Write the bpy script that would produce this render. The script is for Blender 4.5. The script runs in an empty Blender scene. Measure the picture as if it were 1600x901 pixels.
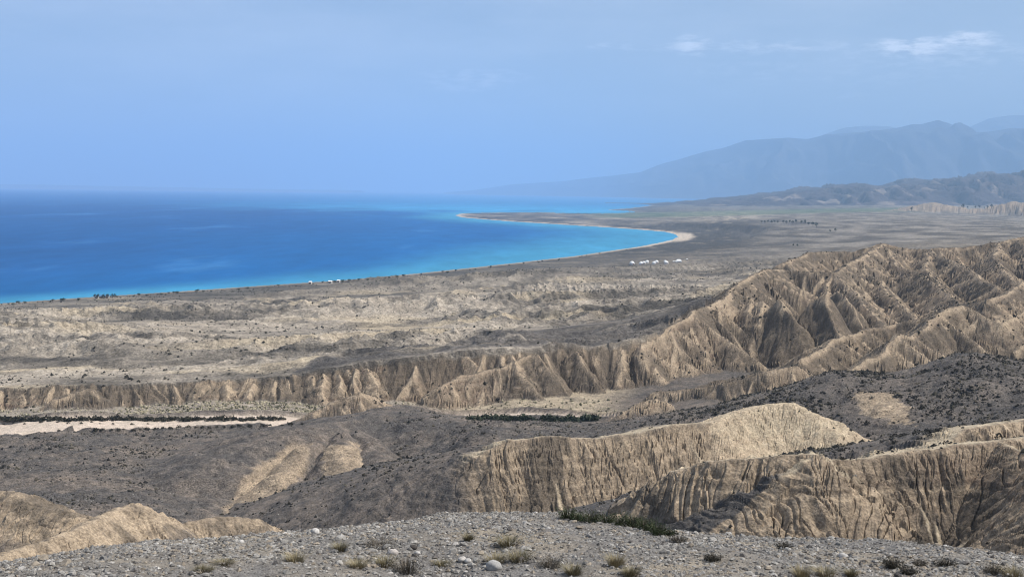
import bpy, math, random, time
import numpy as np
T0 = time.time()
random.seed(7)
rng = np.random.default_rng(7)
f32 = np.float32
scene = bpy.context.scene
COL = scene.collection

# ------------------------------------------------------------------ camera
CAM_Z = 110.0
F_PX = 2000.0                       # focal length for a 1600 px wide frame
PITCH = math.atan((450.5 - 298.8) / F_PX)
ROLL = 0.0122
Fv = np.array([0, math.cos(PITCH), -math.sin(PITCH)])
R0 = np.array([1.0, 0, 0])
U0 = np.cross(R0, Fv)
Rv = R0 * math.cos(ROLL) + U0 * math.sin(ROLL)
Uv = U0 * math.cos(ROLL) - R0 * math.sin(ROLL)
cam_d = bpy.data.cameras.new('camera')
cam_d.sensor_width = 36.0
cam_d.lens = 36.0 * F_PX / 1600.0
cam_d.clip_start = 0.3
cam_d.clip_end = 200000
cam = bpy.data.objects.new('camera', cam_d)
COL.objects.link(cam)
from mathutils import Matrix, Vector
cam.matrix_world = Matrix(((Rv[0], Uv[0], -Fv[0], 0), (Rv[1], Uv[1], -Fv[1], 0), (Rv[2], Uv[2], -Fv[2], CAM_Z), (0, 0, 0, 1)))
scene.camera = cam

# ------------------------------------------------------------------ sky, sun, exposure
SUN_EL, SUN_AZ = math.radians(54), math.radians(84)      # azimuth clockwise from the view axis (+Y)
world = bpy.data.worlds.new('World')
scene.world = world
world.use_nodes = True
wn, wl = world.node_tree.nodes, world.node_tree.links
for n in list(wn):
    wn.remove(n)
w_out = wn.new('ShaderNodeOutputWorld')
w_bg = wn.new('ShaderNodeBackground')
w_sky = wn.new('ShaderNodeTexSky')
w_sky.sky_type = 'NISHITA'
w_sky.sun_disc = False
w_sky.sun_elevation = SUN_EL
w_sky.sun_rotation = SUN_AZ
w_sky.altitude = 1600
w_sky.air_density = 1.0
w_sky.dust_density = 4.5
w_sky.ozone_density = 1.5
w_bg.inputs['Strength'].default_value = 0.10
# thin procedural cloud: banks of soft cumulus low over the land, streaked by a stretched noise
def wnode(t, **kw):
    n = wn.new(t)
    for k, v in kw.items():
        setattr(n, k, v)
    return n
def wmath(op, a, b=None, c=None, clamp=False):
    n = wn.new('ShaderNodeMath'); n.operation = op; n.use_clamp = clamp
    for i, v in enumerate((a, b, c)):
        if v is None: continue
        if isinstance(v, (int, float)): n.inputs[i].default_value = v
        else: wl.new(v, n.inputs[i])
    return n.outputs[0]
w_tc = wn.new('ShaderNodeTexCoord')
w_sep = wn.new('ShaderNodeSeparateXYZ')
wl.new(w_tc.outputs['Generated'], w_sep.inputs[0])
w_el = w_sep.outputs[2]
w_map = wn.new('ShaderNodeMapping'); w_map.inputs['Scale'].default_value = (1, 1, 4.0)
wl.new(w_tc.outputs['Generated'], w_map.inputs[0])
def wnoise(scale, detail, rough, off):
    m = wn.new('ShaderNodeMapping'); m.inputs['Location'].default_value = off
    wl.new(w_map.outputs[0], m.inputs[0])
    n = wn.new('ShaderNodeTexNoise'); n.inputs['Scale'].default_value = scale
    n.inputs['Detail'].default_value = detail; n.inputs['Roughness'].default_value = rough
    wl.new(m.outputs[0], n.inputs['Vector'])
    return n.outputs['Fac']
cl_big = wnoise(5.0, 7, 0.62, (0.3, 1.7, 0.1))
veil = wmath('MULTIPLY', wmath('MULTIPLY_ADD', cl_big, 2.2, -0.85, True), 0.30)
def cloud_puff(px, py, rx, ry, gain):
    """one small cumulus at a fixed bearing in the sky"""
    d = Fv + Rv * (px - 800) / F_PX + Uv * (450.5 - py) / F_PX
    d = d / np.linalg.norm(d)
    az = math.atan2(d[0], d[1]); el = math.asin(d[2])
    s_az = wmath('ARCTAN2', w_sep.outputs[0], w_sep.outputs[1])
    s_el = wmath('ARCSINE', w_el)
    a = wmath('MULTIPLY', wmath('SUBTRACT', s_az, az), F_PX / rx)
    b0 = wmath('SUBTRACT', s_el, el)
    up = wmath('MULTIPLY', b0, F_PX / ry)
    r2 = wmath('ADD', wmath('MULTIPLY', a, a), wmath('MULTIPLY', up, up))
    return wmath('MULTIPLY', wmath('SUBTRACT', 1.0, r2, None, True), gain)
puffs = None
for args in ((1085, 72, 45, 24, .8), (1260, 76, 110, 13, .55), (1425, 74, 75, 20, 1.25), (1512, 62, 60, 16, 1.1),
             (960, 72, 120, 7, .45), (735, 125, 130, 34, .42), (1090, 228, 60, 10, .55), (1012, 230, 26, 7, .5),
             (1200, 74, 330, 17, .5), (1470, 84, 240, 30, .5), (1300, 110, 420, 40, .3), (705, 244, 16, 6, .5), (1330, 152, 60, 12, .3), (1400, 110, 340, 60, .22)):
    p = cloud_puff(*args)
    puffs = p if puffs is None else wmath('MAXIMUM', puffs, p)
cl_det = wnoise(62.0, 8, 0.62, (1.3, 4.2, 2.1))
puff_m = wmath('MULTIPLY', wmath('MULTIPLY', puffs, 1.5), wmath('MULTIPLY_ADD', cl_det, 3.6, -1.2, True))
cl_mask = wmath('MAXIMUM', wmath('ADD', veil, 0.13), wmath('MULTIPLY', puff_m, .75, None, True), None, True)
w_mix = wn.new('ShaderNodeMix'); w_mix.data_type = 'RGBA'
wl.new(cl_mask, w_mix.inputs['Factor'])
wl.new(w_sky.outputs[0], w_mix.inputs[6])
w_mix.inputs[7].default_value = (10.0, 10.3, 11.2, 1)
wl.new(w_mix.outputs[2], w_bg.inputs['Color'])
wl.new(w_bg.outputs[0], w_out.inputs['Surface'])

sun_d = bpy.data.lights.new('sun', 'SUN')
sun_d.energy = 5.0
sun_d.angle = math.radians(0.53)
sun_d.color = (1.0, 0.95, 0.88)
sun = bpy.data.objects.new('sun', sun_d)
COL.objects.link(sun)
sv = Vector((math.sin(SUN_AZ) * math.cos(SUN_EL), math.cos(SUN_AZ) * math.cos(SUN_EL), math.sin(SUN_EL)))
sun.rotation_euler = (-sv).to_track_quat('-Z', 'Y').to_euler()
sun.location = (300, -100, 900)
vs = scene.view_settings
vs.view_transform = 'Standard'; vs.look = 'None'; vs.exposure = 0.16; vs.gamma = 1.0
vs.use_curve_mapping = False
scene.cycles.volume_bounces = 3
scene.cycles.max_bounces = 6
scene.cycles.use_denoising = True
scene.cycles.filter_width = 1.1

# ------------------------------------------------------------------ helpers
def ray(px, py):
    d = Fv + Rv * (px - 800) / F_PX + Uv * (450.5 - py) / F_PX
    return d / d[1]
def P(px, py, D):
    d = ray(px, py)
    return (d[0] * D, D, CAM_Z + d[2] * D)
def on_z(px, py, z):
    d = ray(px, py)
    return P(px, py, (z - CAM_Z) / d[2])
def U_of(px, py=450):
    return ray(px, py)[0]
def sstep(a, b, x):
    t = np.clip((x - a) / (b - a), 0, 1)
    return t * t * (3 - 2 * t)

def hash2(ix, iy, seed):
    h = (ix.astype(np.int64) * 374761393 + iy.astype(np.int64) * 668265263 + seed * 974634777) & 0xFFFFFFFF
    h = ((h ^ (h >> 13)) * 1274126177) & 0xFFFFFFFF
    h = h ^ (h >> 16)
    return (h & 0xFFFFFF).astype(f32) / f32(0xFFFFFF)
def vnoise(x, y, seed=0):
    """gradient noise, about -1..1"""
    ix = np.floor(x); iy = np.floor(y)
    fx = (x - ix).astype(f32); fy = (y - iy).astype(f32)
    ux = fx * fx * fx * (fx * (fx * 6 - 15) + 10); uy = fy * fy * fy * (fy * (fy * 6 - 15) + 10)
    def g(ox, oy):
        a = hash2(ix + ox, iy + oy, seed) * f32(6.2831853)
        return np.cos(a) * (fx - ox) + np.sin(a) * (fy - oy)
    a = g(0, 0); b = g(1, 0); c = g(0, 1); d = g(1, 1)
    return ((a + (b - a) * ux) * (1 - uy) + (c + (d - c) * ux) * uy) * f32(1.5)
def fbm(x, y, octv=4, seed=0, gain=0.5):
    s = 0; a = 1.0; t = 0
    for k in range(octv):
        s = s + a * vnoise(x * 2.03 ** k + 17.3 * k, y * 2.03 ** k - 9.1 * k, seed + k)
        t += a; a *= gain
    return s / t * 1.4

def gully(x, y, dx, dy, freq, seed):
    """waves whose crests run down the slope: (dx,dy) is the unit contour direction"""
    px = x * freq; py = y * freq
    ix = np.floor(px); iy = np.floor(py)
    fx = (px - ix).astype(f32); fy = (py - iy).astype(f32)
    h = np.zeros_like(fx); dd = np.zeros_like(fx); wt = np.zeros_like(fx)
    for i in (-1, 0, 1):
        for j in (-1, 0, 1):
            ax = fx - i - hash2(ix + i, iy + j, seed)
            ay = fy - j - hash2(ix + i, iy + j, seed + 77)
            w = np.exp(-(ax * ax + ay * ay) * f32(2.6))
            ph = (ax * dx + ay * dy) * f32(6.2831853)
            h += np.cos(ph) * w
            dd -= np.sin(ph) * w
            wt += w
    return h / wt, dd / wt

class TPS:
    def __init__(self, pts, lam=1e-4):
        self.c = np.array([[p[0] * 3.0, math.log(p[1])] for p in pts])
        z = np.array([p[2] for p in pts], float)
        n = len(pts)
        r = np.linalg.norm(self.c[:, None] - self.c[None], axis=2)
        K = np.where(r > 0, r * r * np.log(r + 1e-12), 0) + lam * np.eye(n)
        Pm = np.hstack([np.ones((n, 1)), self.c])
        A = np.zeros((n + 3, n + 3)); A[:n, :n] = K; A[:n, n:] = Pm; A[n:, :n] = Pm.T
        self.w = np.linalg.solve(A, np.concatenate([z, np.zeros(3)]))
    def __call__(self, u, y):
        a = (u * 3.0).astype(f32); b = np.log(y).astype(f32)
        s = self.w[-3] + self.w[-2] * a + self.w[-1] * b
        for i, (ca, cb) in enumerate(self.c):
            r2 = (a - f32(ca)) ** 2 + (b - f32(cb)) ** 2
            s = s + f32(self.w[i] * 0.5) * r2 * np.log(r2 + f32(1e-12))
        return s.astype(f32)

def pt(px, py, D):                  # control point (u, y, z) on the ray through a pixel
    x, y, z = P(px, py, D)
    return (x / y, y, z)
def pz(px, D, z):
    return (U_of(px), D, z)

# ------------------------------------------------------------------ the lie of the land
valley_pts = [pz(-900, 70, 80), pz(0, 70, 78), pz(800, 70, 76), pz(1600, 70, 78), pz(2500, 70, 82),
    pz(-900, 110, 66), pz(0, 110, 62), pz(400, 110, 57), pz(800, 110, 55), pz(1200, 110, 47), pz(1600, 110, 50), pz(2500, 110, 70),
    pz(400, 165, 46), pz(800, 165, 41), pz(1200, 150, 41), pz(1600, 150, 44), pz(-900, 200, 54), pz(2500, 200, 66),
    pz(0, 205, 48), pz(400, 225, 42),
    pt(0, 790, 285), pz(300, 285, 36), pt(150, 740, 320), pt(0, 690, 378), pt(300, 690, 378), pz(450, 272, 32), pz(-900, 300, 40),
    pz(-900, 430, 31), pt(0, 670, 420), pt(250, 662, 432), pt(480, 657, 440), pt(700, 649, 449), pt(790, 650, 446), pt(930, 655, 436),
    pt(640, 642, 398), pz(500, 345, 36), pz(520, 300, 33), pz(580, 292, 32), pz(690, 285, 32), pz(690, 320, 37), pz(385, 325, 35.5), pt(740, 690, 330), pt(850, 668, 378), pt(1000, 656, 392),
    pt(1500, 554, 366), pt(1300, 581, 366), pt(1150, 627, 378), pt(1600, 565, 370), pt(1450, 620, 322), pt(1380, 690, 288), pt(1550, 650, 294), pt(1300, 652, 322),
    pz(1800, 366, 64), pz(2500, 366, 68), pz(1500, 430, 44), pz(1300, 425, 41), pz(1700, 440, 48), pz(2500, 440, 56), pz(1150, 430, 38), pz(1050, 440, 35),
    pz(-900, 470, 30), pt(100, 640, 455), pt(300, 638, 460), pt(450, 636, 464), pt(650, 634, 466), pt(800, 629, 470), pt(900, 624, 474), pt(1000, 616, 482),
    pz(1100, 470, 37), pz(1200, 500, 35), pz(1250, 620, 34), pz(1350, 620, 33), pz(1350, 740, 36), pz(1450, 560, 35), pz(1450, 760, 38), pz(1550, 600, 38), pz(1550, 780, 42), pz(1450, 860, 44),
    pz(1750, 560, 44), pz(1750, 850, 50), pz(2500, 800, 60), pz(1400, 920, 48), pz(1250, 800, 40), pz(-900, 600, 28), pz(400, 600, 30), pz(900, 650, 36)]
plain_pts = [pt(-250, 618, 470), pt(0, 607, 472), pt(120, 602, 475), pt(250, 598, 480), pt(400, 596, 482), pt(480, 584, 486), pt(600, 566, 491), pt(700, 556, 495),
    pt(850, 547, 500), pt(960, 542, 510), pt(1030, 527, 525), pt(1090, 488, 560),
    pz(-900, 470, 32), pz(-900, 900, 14), pt(0, 570, 540), pt(300, 562, 545), pt(0, 520, 720), pt(0, 490, 990), pt(300, 500, 830), pt(300, 468, 1180), pt(600, 540, 590), pt(600, 500, 780),
    pt(600, 450, 1230), pt(900, 522, 620), pt(900, 490, 760), pt(900, 440, 1250), pt(1050, 492, 720), pt(1050, 440, 1150), pt(1000, 413, 1780), pt(1150, 402, 1900),
    pt(1200, 422, 1350), pt(1400, 372, 2300), pt(1600, 362, 2400), pt(1600, 388, 1500), pt(1400, 388, 1700), pt(1300, 346, 3600), pt(1150, 347, 4000), pt(1600, 337, 5000),
    pt(1400, 331, 5200), pt(1200, 331, 6200), pt(1000, 331, 7400), pz(1200, 12000, 40), pz(1600, 12000, 60), pz(2500, 3000, 80), pz(2500, 12000, 90), pz(2500, 900, 85),
    pz(1300, 1000, 45), pz(1500, 1050, 55), pz(1750, 1000, 64), pz(800, 3000, 3), pz(800, 6000, 3), pz(300, 1700, 3)]
T1 = TPS(valley_pts); T2 = TPS(plain_pts)

rim_px = [(-900, 470), (0, 472), (250, 480), (480, 486), (700, 495), (850, 500), (960, 510), (1030, 525), (1081, 558), (1114, 590), (1154, 650), (1197, 712),
          (1230, 790), (1262, 900), (1300, 935), (1380, 960), (1500, 985), (1700, 1040), (2600, 1150)]
rim_u = np.array([U_of(p) for p, _ in rim_px]); rim_y = np.array([d for _, d in rim_px], float)
rim_w = np.interp([p for p, _ in rim_px], [-900, 0, 250, 480, 700, 1000, 1200, 1600], [8, 8, 9, 12, 14, 17, 20, 24])

# ridges: points (px, py, distance) left to right, slope on the near side, slope on the far side, crest rounding, gully size, kind
RIDGES = [
 # sandy spurs, near left
 ([(-260, 760, 222), (-80, 764, 218), (0, 768, 216), (25, 771, 215), (60, 788, 212), (105, 797, 210), (150, 822, 208)], .62, .55, 1.2, 3, 'sand'),
 ([(-300, 900, 150), (0, 866, 166), (110, 830, 180), (180, 797, 196), (210, 784, 200), (236, 797, 203), (270, 822, 206), (300, 815, 208), (340, 807, 212), (400, 811, 216), (432, 826, 221)], .75, .62, .5, 3, 'sand'),
 # near right cliff
 ([(950, 822, 196), (1000, 775, 190), (1050, 737, 185), (1110, 721, 182), (1180, 717, 180), (1272, 711, 178), (1300, 720, 181), (1340, 717, 182), (1400, 706, 184), (1460, 700, 186), (1530, 690, 188), (1600, 684, 190), (1750, 668, 196), (2300, 640, 215)], 1.25, .36, .8, 4.5, 'cliff'),
 ([(1560, 690, 188), (1640, 722, 174), (1720, 775, 156), (1850, 860, 130)], .95, .85, .6, 4, 'cliff'),
 ([(1478, 690, 221), (1505, 671, 225), (1540, 664, 230), (1600, 655, 236), (1800, 640, 246)], .8, .3, .8, 4, 'cliff'),
 # pale cliff in the middle and its dome
 ([(735, 752, 247), (752, 722, 249), (768, 701, 250), (800, 686, 252), (870, 681, 255), (930, 685, 258), (1000, 674, 262), (1050, 662, 268), (1112, 660, 275)], 1.15, .27, .8, 4, 'cliff'),
 ([(1112, 660, 275), (1150, 643, 282), (1200, 629, 288), (1235, 629, 288), (1272, 645, 285), (1310, 675, 279), (1338, 698, 274)], .82, .5, 1.5, 3.5, 'dome'),
 # rounded gravel spurs, middle left
 ([(345, 722, 322), (400, 700, 336), (470, 676, 352), (560, 655, 380), (640, 641, 398), (700, 650, 400)], .42, .22, 6, 4, 'hill'),
 ([(392, 822, 272), (405, 790, 290), (430, 752, 308), (478, 702, 334), (490, 690, 345)], .62, .5, 1.5, 4, 'hill'),
 ([(660, 806, 276), (640, 780, 288), (612, 745, 306), (592, 716, 322), (560, 670, 366)], .55, .6, 2.0, 4, 'hill'),
 ([(545, 770, 292), (540, 735, 310), (540, 705, 328), (535, 680, 350)], .6, .6, 2.0, 4, 'hill'),
 ([(733, 806, 268), (735, 782, 280), (742, 750, 296), (752, 715, 318)], .7, .6, 1.0, 4, 'hill'),
 # spurs by the river
 ([(462, 657, 430), (490, 642, 432), (520, 626, 436), (560, 611, 440), (590, 621, 443), (617, 631, 446)], .95, .9, .4, 5, 'clay'),
 ([(935, 657, 424), (970, 641, 428), (1000, 624, 432), (1022, 622, 434), (1042, 631, 437)], .9, .8, .4, 5, 'clay'),
 ([(1025, 613, 462), (1080, 607, 458), (1125, 598, 455), (1200, 580, 452), (1250, 570, 455)], 1.6, .25, .4, 5, 'clay'),
 # low escarpment spur on the left
 ([(60, 640, 455), (95, 620, 460), (140, 606, 466)], .8, .8, .5, 6, 'clay'),
 ([(690, 600, 474), (720, 585, 482), (790, 570, 490), (830, 552, 498)], .85, .85, .5, 8, 'clay'),
 # badlands on the right
 ([(1000, 541, 512), (1030, 526, 525), (1081, 487, 560), (1114, 474, 590), (1141, 456, 630), (1154, 441, 650), (1178, 428, 680), (1197, 419, 712), (1225, 421, 745)], 1.0, .95, .4, 15, 'bad'),
 ([(1225, 421, 745), (1260, 424, 735), (1302, 426, 730)], 1.0, .95, .4, 15, 'bad'),
 ([(1246, 540, 560), (1252, 517, 590), (1272, 486, 650), (1291, 452, 705), (1302, 426, 730)], 1.0, .95, .4, 13, 'bad'),
 ([(1302, 426, 730), (1330, 452, 690), (1354, 478, 645), (1381, 508, 602)], 1.0, .95, .4, 12, 'bad'),
 ([(1302, 426, 730), (1325, 412, 790), (1343, 402, 830)], 1.0, .95, .4, 13, 'bad'),
 ([(1343, 402, 830), (1352, 428, 790), (1371, 437, 765), (1384, 455, 725), (1422, 489, 655), (1440, 500, 630)], 1.0, .95, .4, 12, 'bad'),
 ([(1343, 402, 830), (1380, 380, 930)], 1.0, .95, .4, 13, 'bad'),
 ([(1380, 380, 930), (1399, 414, 850), (1439, 427, 800), (1472, 452, 730), (1503, 474, 660)], 1.0, .95, .4, 13, 'bad'),
 ([(1450, 389, 930), (1470, 400, 880), (1506, 414, 830), (1523, 427, 790), (1562, 452, 720)], 1.0, .95, .4, 13, 'bad'),
 ([(1450, 389, 930), (1447, 420, 830), (1470, 448, 745)], 1.0, .95, .4, 13, 'bad'),
 ([(1560, 379, 960), (1552, 403, 880), (1576, 431, 800), (1590, 445, 760)], 1.0, .95, .4, 13, 'bad'),
 ([(1590, 376, 965), (1640, 410, 850), (1680, 440, 740)], 1.0, .95, .4, 13, 'bad'),
 ([(1225, 411, 800), (1253, 427, 770)], 1.0, .95, .4, 12, 'bad'),
 ([(1215, 415, 790), (1225, 410, 800), (1262, 394, 900), (1300, 393, 920), (1340, 391, 930), (1380, 380, 935), (1420, 388, 940), (1450, 388, 935), (1500, 386, 955), (1560, 378, 965), (1600, 369, 985), (1700, 360, 1010), (2400, 330, 1100)], 1.0, .95, .4, 15, 'bad'),
 ([(1290, 592, 446), (1317, 580, 455), (1347, 561, 463), (1386, 549, 470), (1405, 521, 480), (1420, 526, 484), (1442, 513, 492), (1465, 491, 505), (1482, 480, 512), (1503, 477, 520), (1544, 497, 506), (1562, 504, 503), (1580, 495, 512), (1605, 484, 522), (1750, 450, 560), (2300, 420, 620)], 1.0, .95, .4, 11, 'bad'),
 ([(1255, 560, 490), (1300, 531, 520), (1347, 515, 540), (1400, 506, 552), (1461, 491, 545), (1482, 480, 512)], 1.0, .95, .4, 10, 'bad'),
 ([(1503, 474, 660), (1540, 467, 630), (1572, 459, 650), (1605, 434, 700), (1750, 400, 780)], 1.0, .95, .4, 11, 'bad'),
]
# side spurs: from every badland crest, and from the escarpment rim, smaller ridges run down to the valley floor
def make_spurs():
    rs = random.Random(21)
    out = []
    def spur(p, nx, ny, length, drop, flank, gs, kd):
        a = rs.uniform(-.5, .5)
        ca, sa = math.cos(a), math.sin(a)
        dx, dy = nx * ca - ny * sa, nx * sa + ny * ca
        b = rs.uniform(-.35, .35)
        ex, ey = dx * math.cos(b) - dy * math.sin(b), dx * math.sin(b) + dy * math.cos(b)
        h = length * rs.uniform(.4, .6)
        m = (p[0] + dx * h, p[1] + dy * h, p[2] - drop * h * rs.uniform(.8, 1.1))
        e = (m[0] + ex * (length - h), m[1] + ey * (length - h), p[2] - drop * length)
        out.append(([p, m, e], flank, flank, .3, gs, kd))
    for pts, sf, sb, rnd, gs, kd in RIDGES:
        if kd not in ('bad', 'cliff', 'dome', 'clay'): continue
        W = [P(*q) for q in pts]
        step = {'bad': 13.0, 'cliff': 5.2, 'dome': 6.0, 'clay': 7.0}[kd]
        nxt = step * rs.uniform(.3, .8); run = 0.0
        for a, b in zip(W[:-1], W[1:]):
            ex, ey = b[0] - a[0], b[1] - a[1]; ln = math.hypot(ex, ey)
            while nxt < run + ln:
                t = (nxt - run) / ln
                p = tuple(a[i] + (b[i] - a[i]) * t for i in range(3))
                for side in ((-1, 1) if kd in ('bad', 'clay') else (-1,)):
                    if rs.random() < .12: continue
                    nx, ny = -ey / ln * side, ex / ln * side
                    fl = float(T1(np.array([p[0] / p[1]]), np.array([min(max(p[1], 60), 1400)]))[0])
                    rel = max(p[2] - fl, 3.0)
                    if kd == 'bad':
                        dr = rs.uniform(.52, .74); spur((p[0], p[1], p[2] - .6), nx, ny, min(max(rel / dr, 8), 58) * rs.choice((.3, .5, .75, .95, 1.1)), dr, 1.0, rs.choice((5, 7, 9)), kd)
                    elif kd == 'clay':
                        dr = rs.uniform(.6, .8); spur((p[0], p[1], p[2] - .4), nx, ny, min(rel / dr, 16), dr, 1.1, 4, kd)
                    else:
                        base = sf * rs.uniform(.72, .93)
                        spur((p[0], p[1], p[2] - rs.uniform(.2, 2.6)), nx, ny, rs.uniform(7, 20), base, sf * 1.25, 2.6, kd)
                nxt += step * rs.choice((.35, .5, .8, 1.1, 1.6, 2.3))
            run += ln
    x = rim_u[0] * 470
    while x < 190:
        # the rim of the escarpment, as far as the badlands
        y = 490.0
        for _ in range(6): y = float(np.interp(x / y, rim_u, rim_y))
        w = float(np.interp(x / y, rim_u, rim_w))
        z2 = float(T2(np.array([x / y]), np.array([y]))[0]); z1 = float(T1(np.array([x / y]), np.array([y - w]))[0])
        rel = max(z2 - z1, 2.0)
        if x > -330:
            dr = rs.uniform(.55, .8)
            spur((x, y - rs.uniform(0, .25) * w, z2 - .5), rs.uniform(-.3, .3), -1.0, min(rel / dr, 34) * rs.choice((.4, .6, .8, 1.0, 1.15)), dr, rs.uniform(.9, 1.3), rs.choice((4, 6, 9)), 'clay')
        x += rs.choice((3.5, 5, 8, 12, 19))
    return out
RW = [([P(*q) for q in r[0]],) + tuple(r[1:]) for r in RIDGES] + make_spurs()
print('ridges', len(RW))
SHORE_PX = [(-1600, 640), (-900, 556), (-300, 498), (0, 474), (130, 465), (270, 456), (400, 447), (540, 437.5), (650, 427.5), (750, 417), (830, 408), (900, 400), (960, 391), (1000, 385.5),
            (1030, 379.5), (1050, 375), (1060, 370), (1057, 366), (1040, 362), (1000, 358.5), (950, 355), (900, 352), (850, 349), (800, 346), (750, 342), (722, 339.5), (712, 336.5),
            (722, 333.4), (760, 332.4), (800, 332), (850, 331.5), (900, 330.2), (940, 328.6), (985, 325.5), (1010, 322.5), (1040, 317)]
SHORE = [on_z(px, py, 0.0)[:2] for px, py in SHORE_PX]
SHORE += [(SHORE[-1][0] + 9000, SHORE[-1][1] + 6000)]
def shore_dist(X, Y):
    """signed distance to the waterline, positive on land"""
    best = np.full(X.shape, 1e12, f32); sgn = np.ones(X.shape, f32)
    poly = SHORE + [(60000, SHORE[-1][1]), (60000, -9000), (SHORE[0][0], -9000)]
    inside = np.zeros(X.shape, bool)
    n = len(poly)
    for i in range(n):
        ax, ay = poly[i]; bx, by = poly[(i + 1) % n]
        if by != ay:
            c = ((ay > Y) != (by > Y)) & (X < (bx - ax) * (Y - ay) / (by - ay) + ax)
            inside ^= c
        if i < len(SHORE) - 1:
            ex, ey = bx - ax, by - ay
            t = np.clip(((X - ax) * ex + (Y - ay) * ey) / (ex * ex + ey * ey), 0, 1)
            d = (X - ax - t * ex) ** 2 + (Y - ay - t * ey) ** 2
            best = np.minimum(best, d)
    return np.where(inside, 1, -1) * np.sqrt(best)

CREST_PX = [-900, -300, 0, 150, 300, 450, 600, 700, 800, 880, 960, 1050, 1150, 1300, 1430, 1470, 1530, 1600, 1900, 2500]
CREST_PY = [930, 905, 880, 860, 847, 831, 818, 807, 803, 804, 813, 831, 840, 845, 846, 851, 860, 872, 905, 940]
CREST_D = [22, 23, 25, 26, 28, 30, 32, 33, 33, 33, 32, 31, 31, 32, 32, 32, 31, 30, 28, 26]
cr_u = np.array([U_of(p) for p in CREST_PX])
cr_s = np.array([-ray(p, q)[2] for p, q in zip(CREST_PX, CREST_PY)])
def macro(X, Y, full=True):
    """height without erosion; also the masks that the soil colours need"""
    X = X.astype(f32); Y = Y.astype(f32)
    u = X / Y
    # irregular ground plan for the crest lines
    wa = sstep(150, 420, Y); 
    wx = X + (.7 + .3 * wa) * fbm(X / 7, Y / 7, 2, 31) + 2.0 * wa * fbm(X / 26, Y / 26, 2, 32)
    wy = Y + (.7 + .3 * wa) * fbm(X / 7 + 40, Y / 7, 2, 37) + 2.0 * wa * fbm(X / 26 + 40, Y / 26, 2, 38)
    z1 = T1(u, np.clip(Y, 60, 1400))
    z2 = T2(u, np.clip(Y, 440, 14000))
    yr = np.interp(u, rim_u, rim_y).astype(f32); w = np.interp(u, rim_u, rim_w).astype(f32)
    wob = 6 * vnoise(X / 55, X * 0 + 3.3, 91) + 4 * vnoise(X / 23, X * 0 + 8.3, 92)
    t = np.clip((Y - (yr - w) + wob * sstep(1150, 900, 800 + u * 2000)) / w, 0, 1)
    S = t ** 1.25
    S = np.where(Y > yr + 60, 1, S)
    z = z1 + (z2 - z1) * S
    esc = (sstep(0.0, 0.12, t) * sstep(1.0, .93, t)).astype(f32)
    bare = esc * 0.9
    L = np.where(esc > 0, 12.0, 4.0).astype(f32)
    near = np.full(X.shape, 1e3, f32)          # distance to the winning crest
    kind = np.zeros(X.shape, np.int8)          # 1 sand 2 cliff 3 dome 4 clay 5 badlands
    kid = {'sand': 1, 'cliff': 2, 'dome': 3, 'clay': 4, 'bad': 5, 'hill': 6}
    front = np.zeros(X.shape, f32); arc = X.copy(); marg = np.full(X.shape, 50.0, f32); rid = np.full(X.shape, -1, np.int16)
    zf = z.copy()
    rmin, rmax = (Y.min(axis=1), Y.max(axis=1)) if Y.ndim == 2 else (None, None)
    for ri, (W, sf, sb, rnd, gs, kd) in enumerate(RW if Y.max() > 75 else []):
        pad = 75 if ri < len(RIDGES) else 30
        y0 = min(p[1] for p in W) - pad; y1 = max(p[1] for p in W) + pad
        x0 = min(p[0] for p in W) - pad; x1 = max(p[0] for p in W) + pad
        if rmin is not None:
            rows = np.where((rmax > y0) & (rmin < y1))[0]
            if not len(rows): continue
            a0, a1 = rows[0], rows[-1] + 1
            sub = (Y[a0:a1] > y0) & (Y[a0:a1] < y1) & (X[a0:a1] > x0) & (X[a0:a1] < x1)
            k0, k1 = np.nonzero(sub)
            m = (k0 + a0, k1)
        else:
            m = np.nonzero((Y > y0) & (Y < y1) & (X > x0) & (X < x1))
        if not len(m[0]): continue
        xs, ys = wx[m], wy[m]
        bh = np.full(xs.shape, -1e3, f32); bd = np.full(xs.shape, 1e3, f32); bs = np.zeros(xs.shape, f32); ba = np.zeros(xs.shape, f32); acc = ri * 531.0
        for a, b in zip(W[:-1], W[1:]):
            ex, ey = b[0] - a[0], b[1] - a[1]
            q = ex * ex + ey * ey
            traw = ((xs - a[0]) * ex + (ys - a[1]) * ey) / q
            tt = np.clip(traw, 0, 1)
            rx = xs - a[0] - tt * ex; ry = ys - a[1] - tt * ey
            d = np.sqrt(rx * rx + ry * ry) + f32(1e-4)
            side = (ex * ry - ey * rx) / (math.sqrt(q) * d)
            k = (side + 1) * 0.5
            sl = sf + (sb - sf) * k
            h = a[2] + (b[2] - a[2]) * tt - sl * (np.sqrt(d * d + rnd * rnd) - rnd)
            up = h > bh
            bh = np.where(up, h, bh); bd = np.where(up, d, bd); bs = np.where(up, side, bs)
            if full:
                ln_ = math.sqrt(q); ba = np.where(up, acc + traw * ln_ + 97.0 * (side > 0), ba); acc += ln_
        cur = z[m]; win = bh > cur
        z[m] = np.where(win, bh, cur)
        if full:
            marg[m] = np.where(win, bh - cur, np.minimum(marg[m], cur - bh))
            near[m] = np.where(win, bd, near[m])
            kind[m] = np.where(win, kid[kd], kind[m])
            front[m] = np.where(win, -bs, front[m])
            L[m] = np.where(win, gs, L[m])
            arc[m] = np.where(win, ba, arc[m]); rid[m] = np.where(win, ri, rid[m])
    # shore
    sd = shore_dist(X, Y)
    low = np.where(sd > 0, 0.25 + 0.045 * np.minimum(sd, 40) + 0.03 * np.maximum(sd - 40, 0) + .4 * np.maximum(sd - 180, 0), 0.25 + 0.02 * sd).astype(f32)
    z = np.where(Y > 800, np.minimum(z, low), z)
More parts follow.
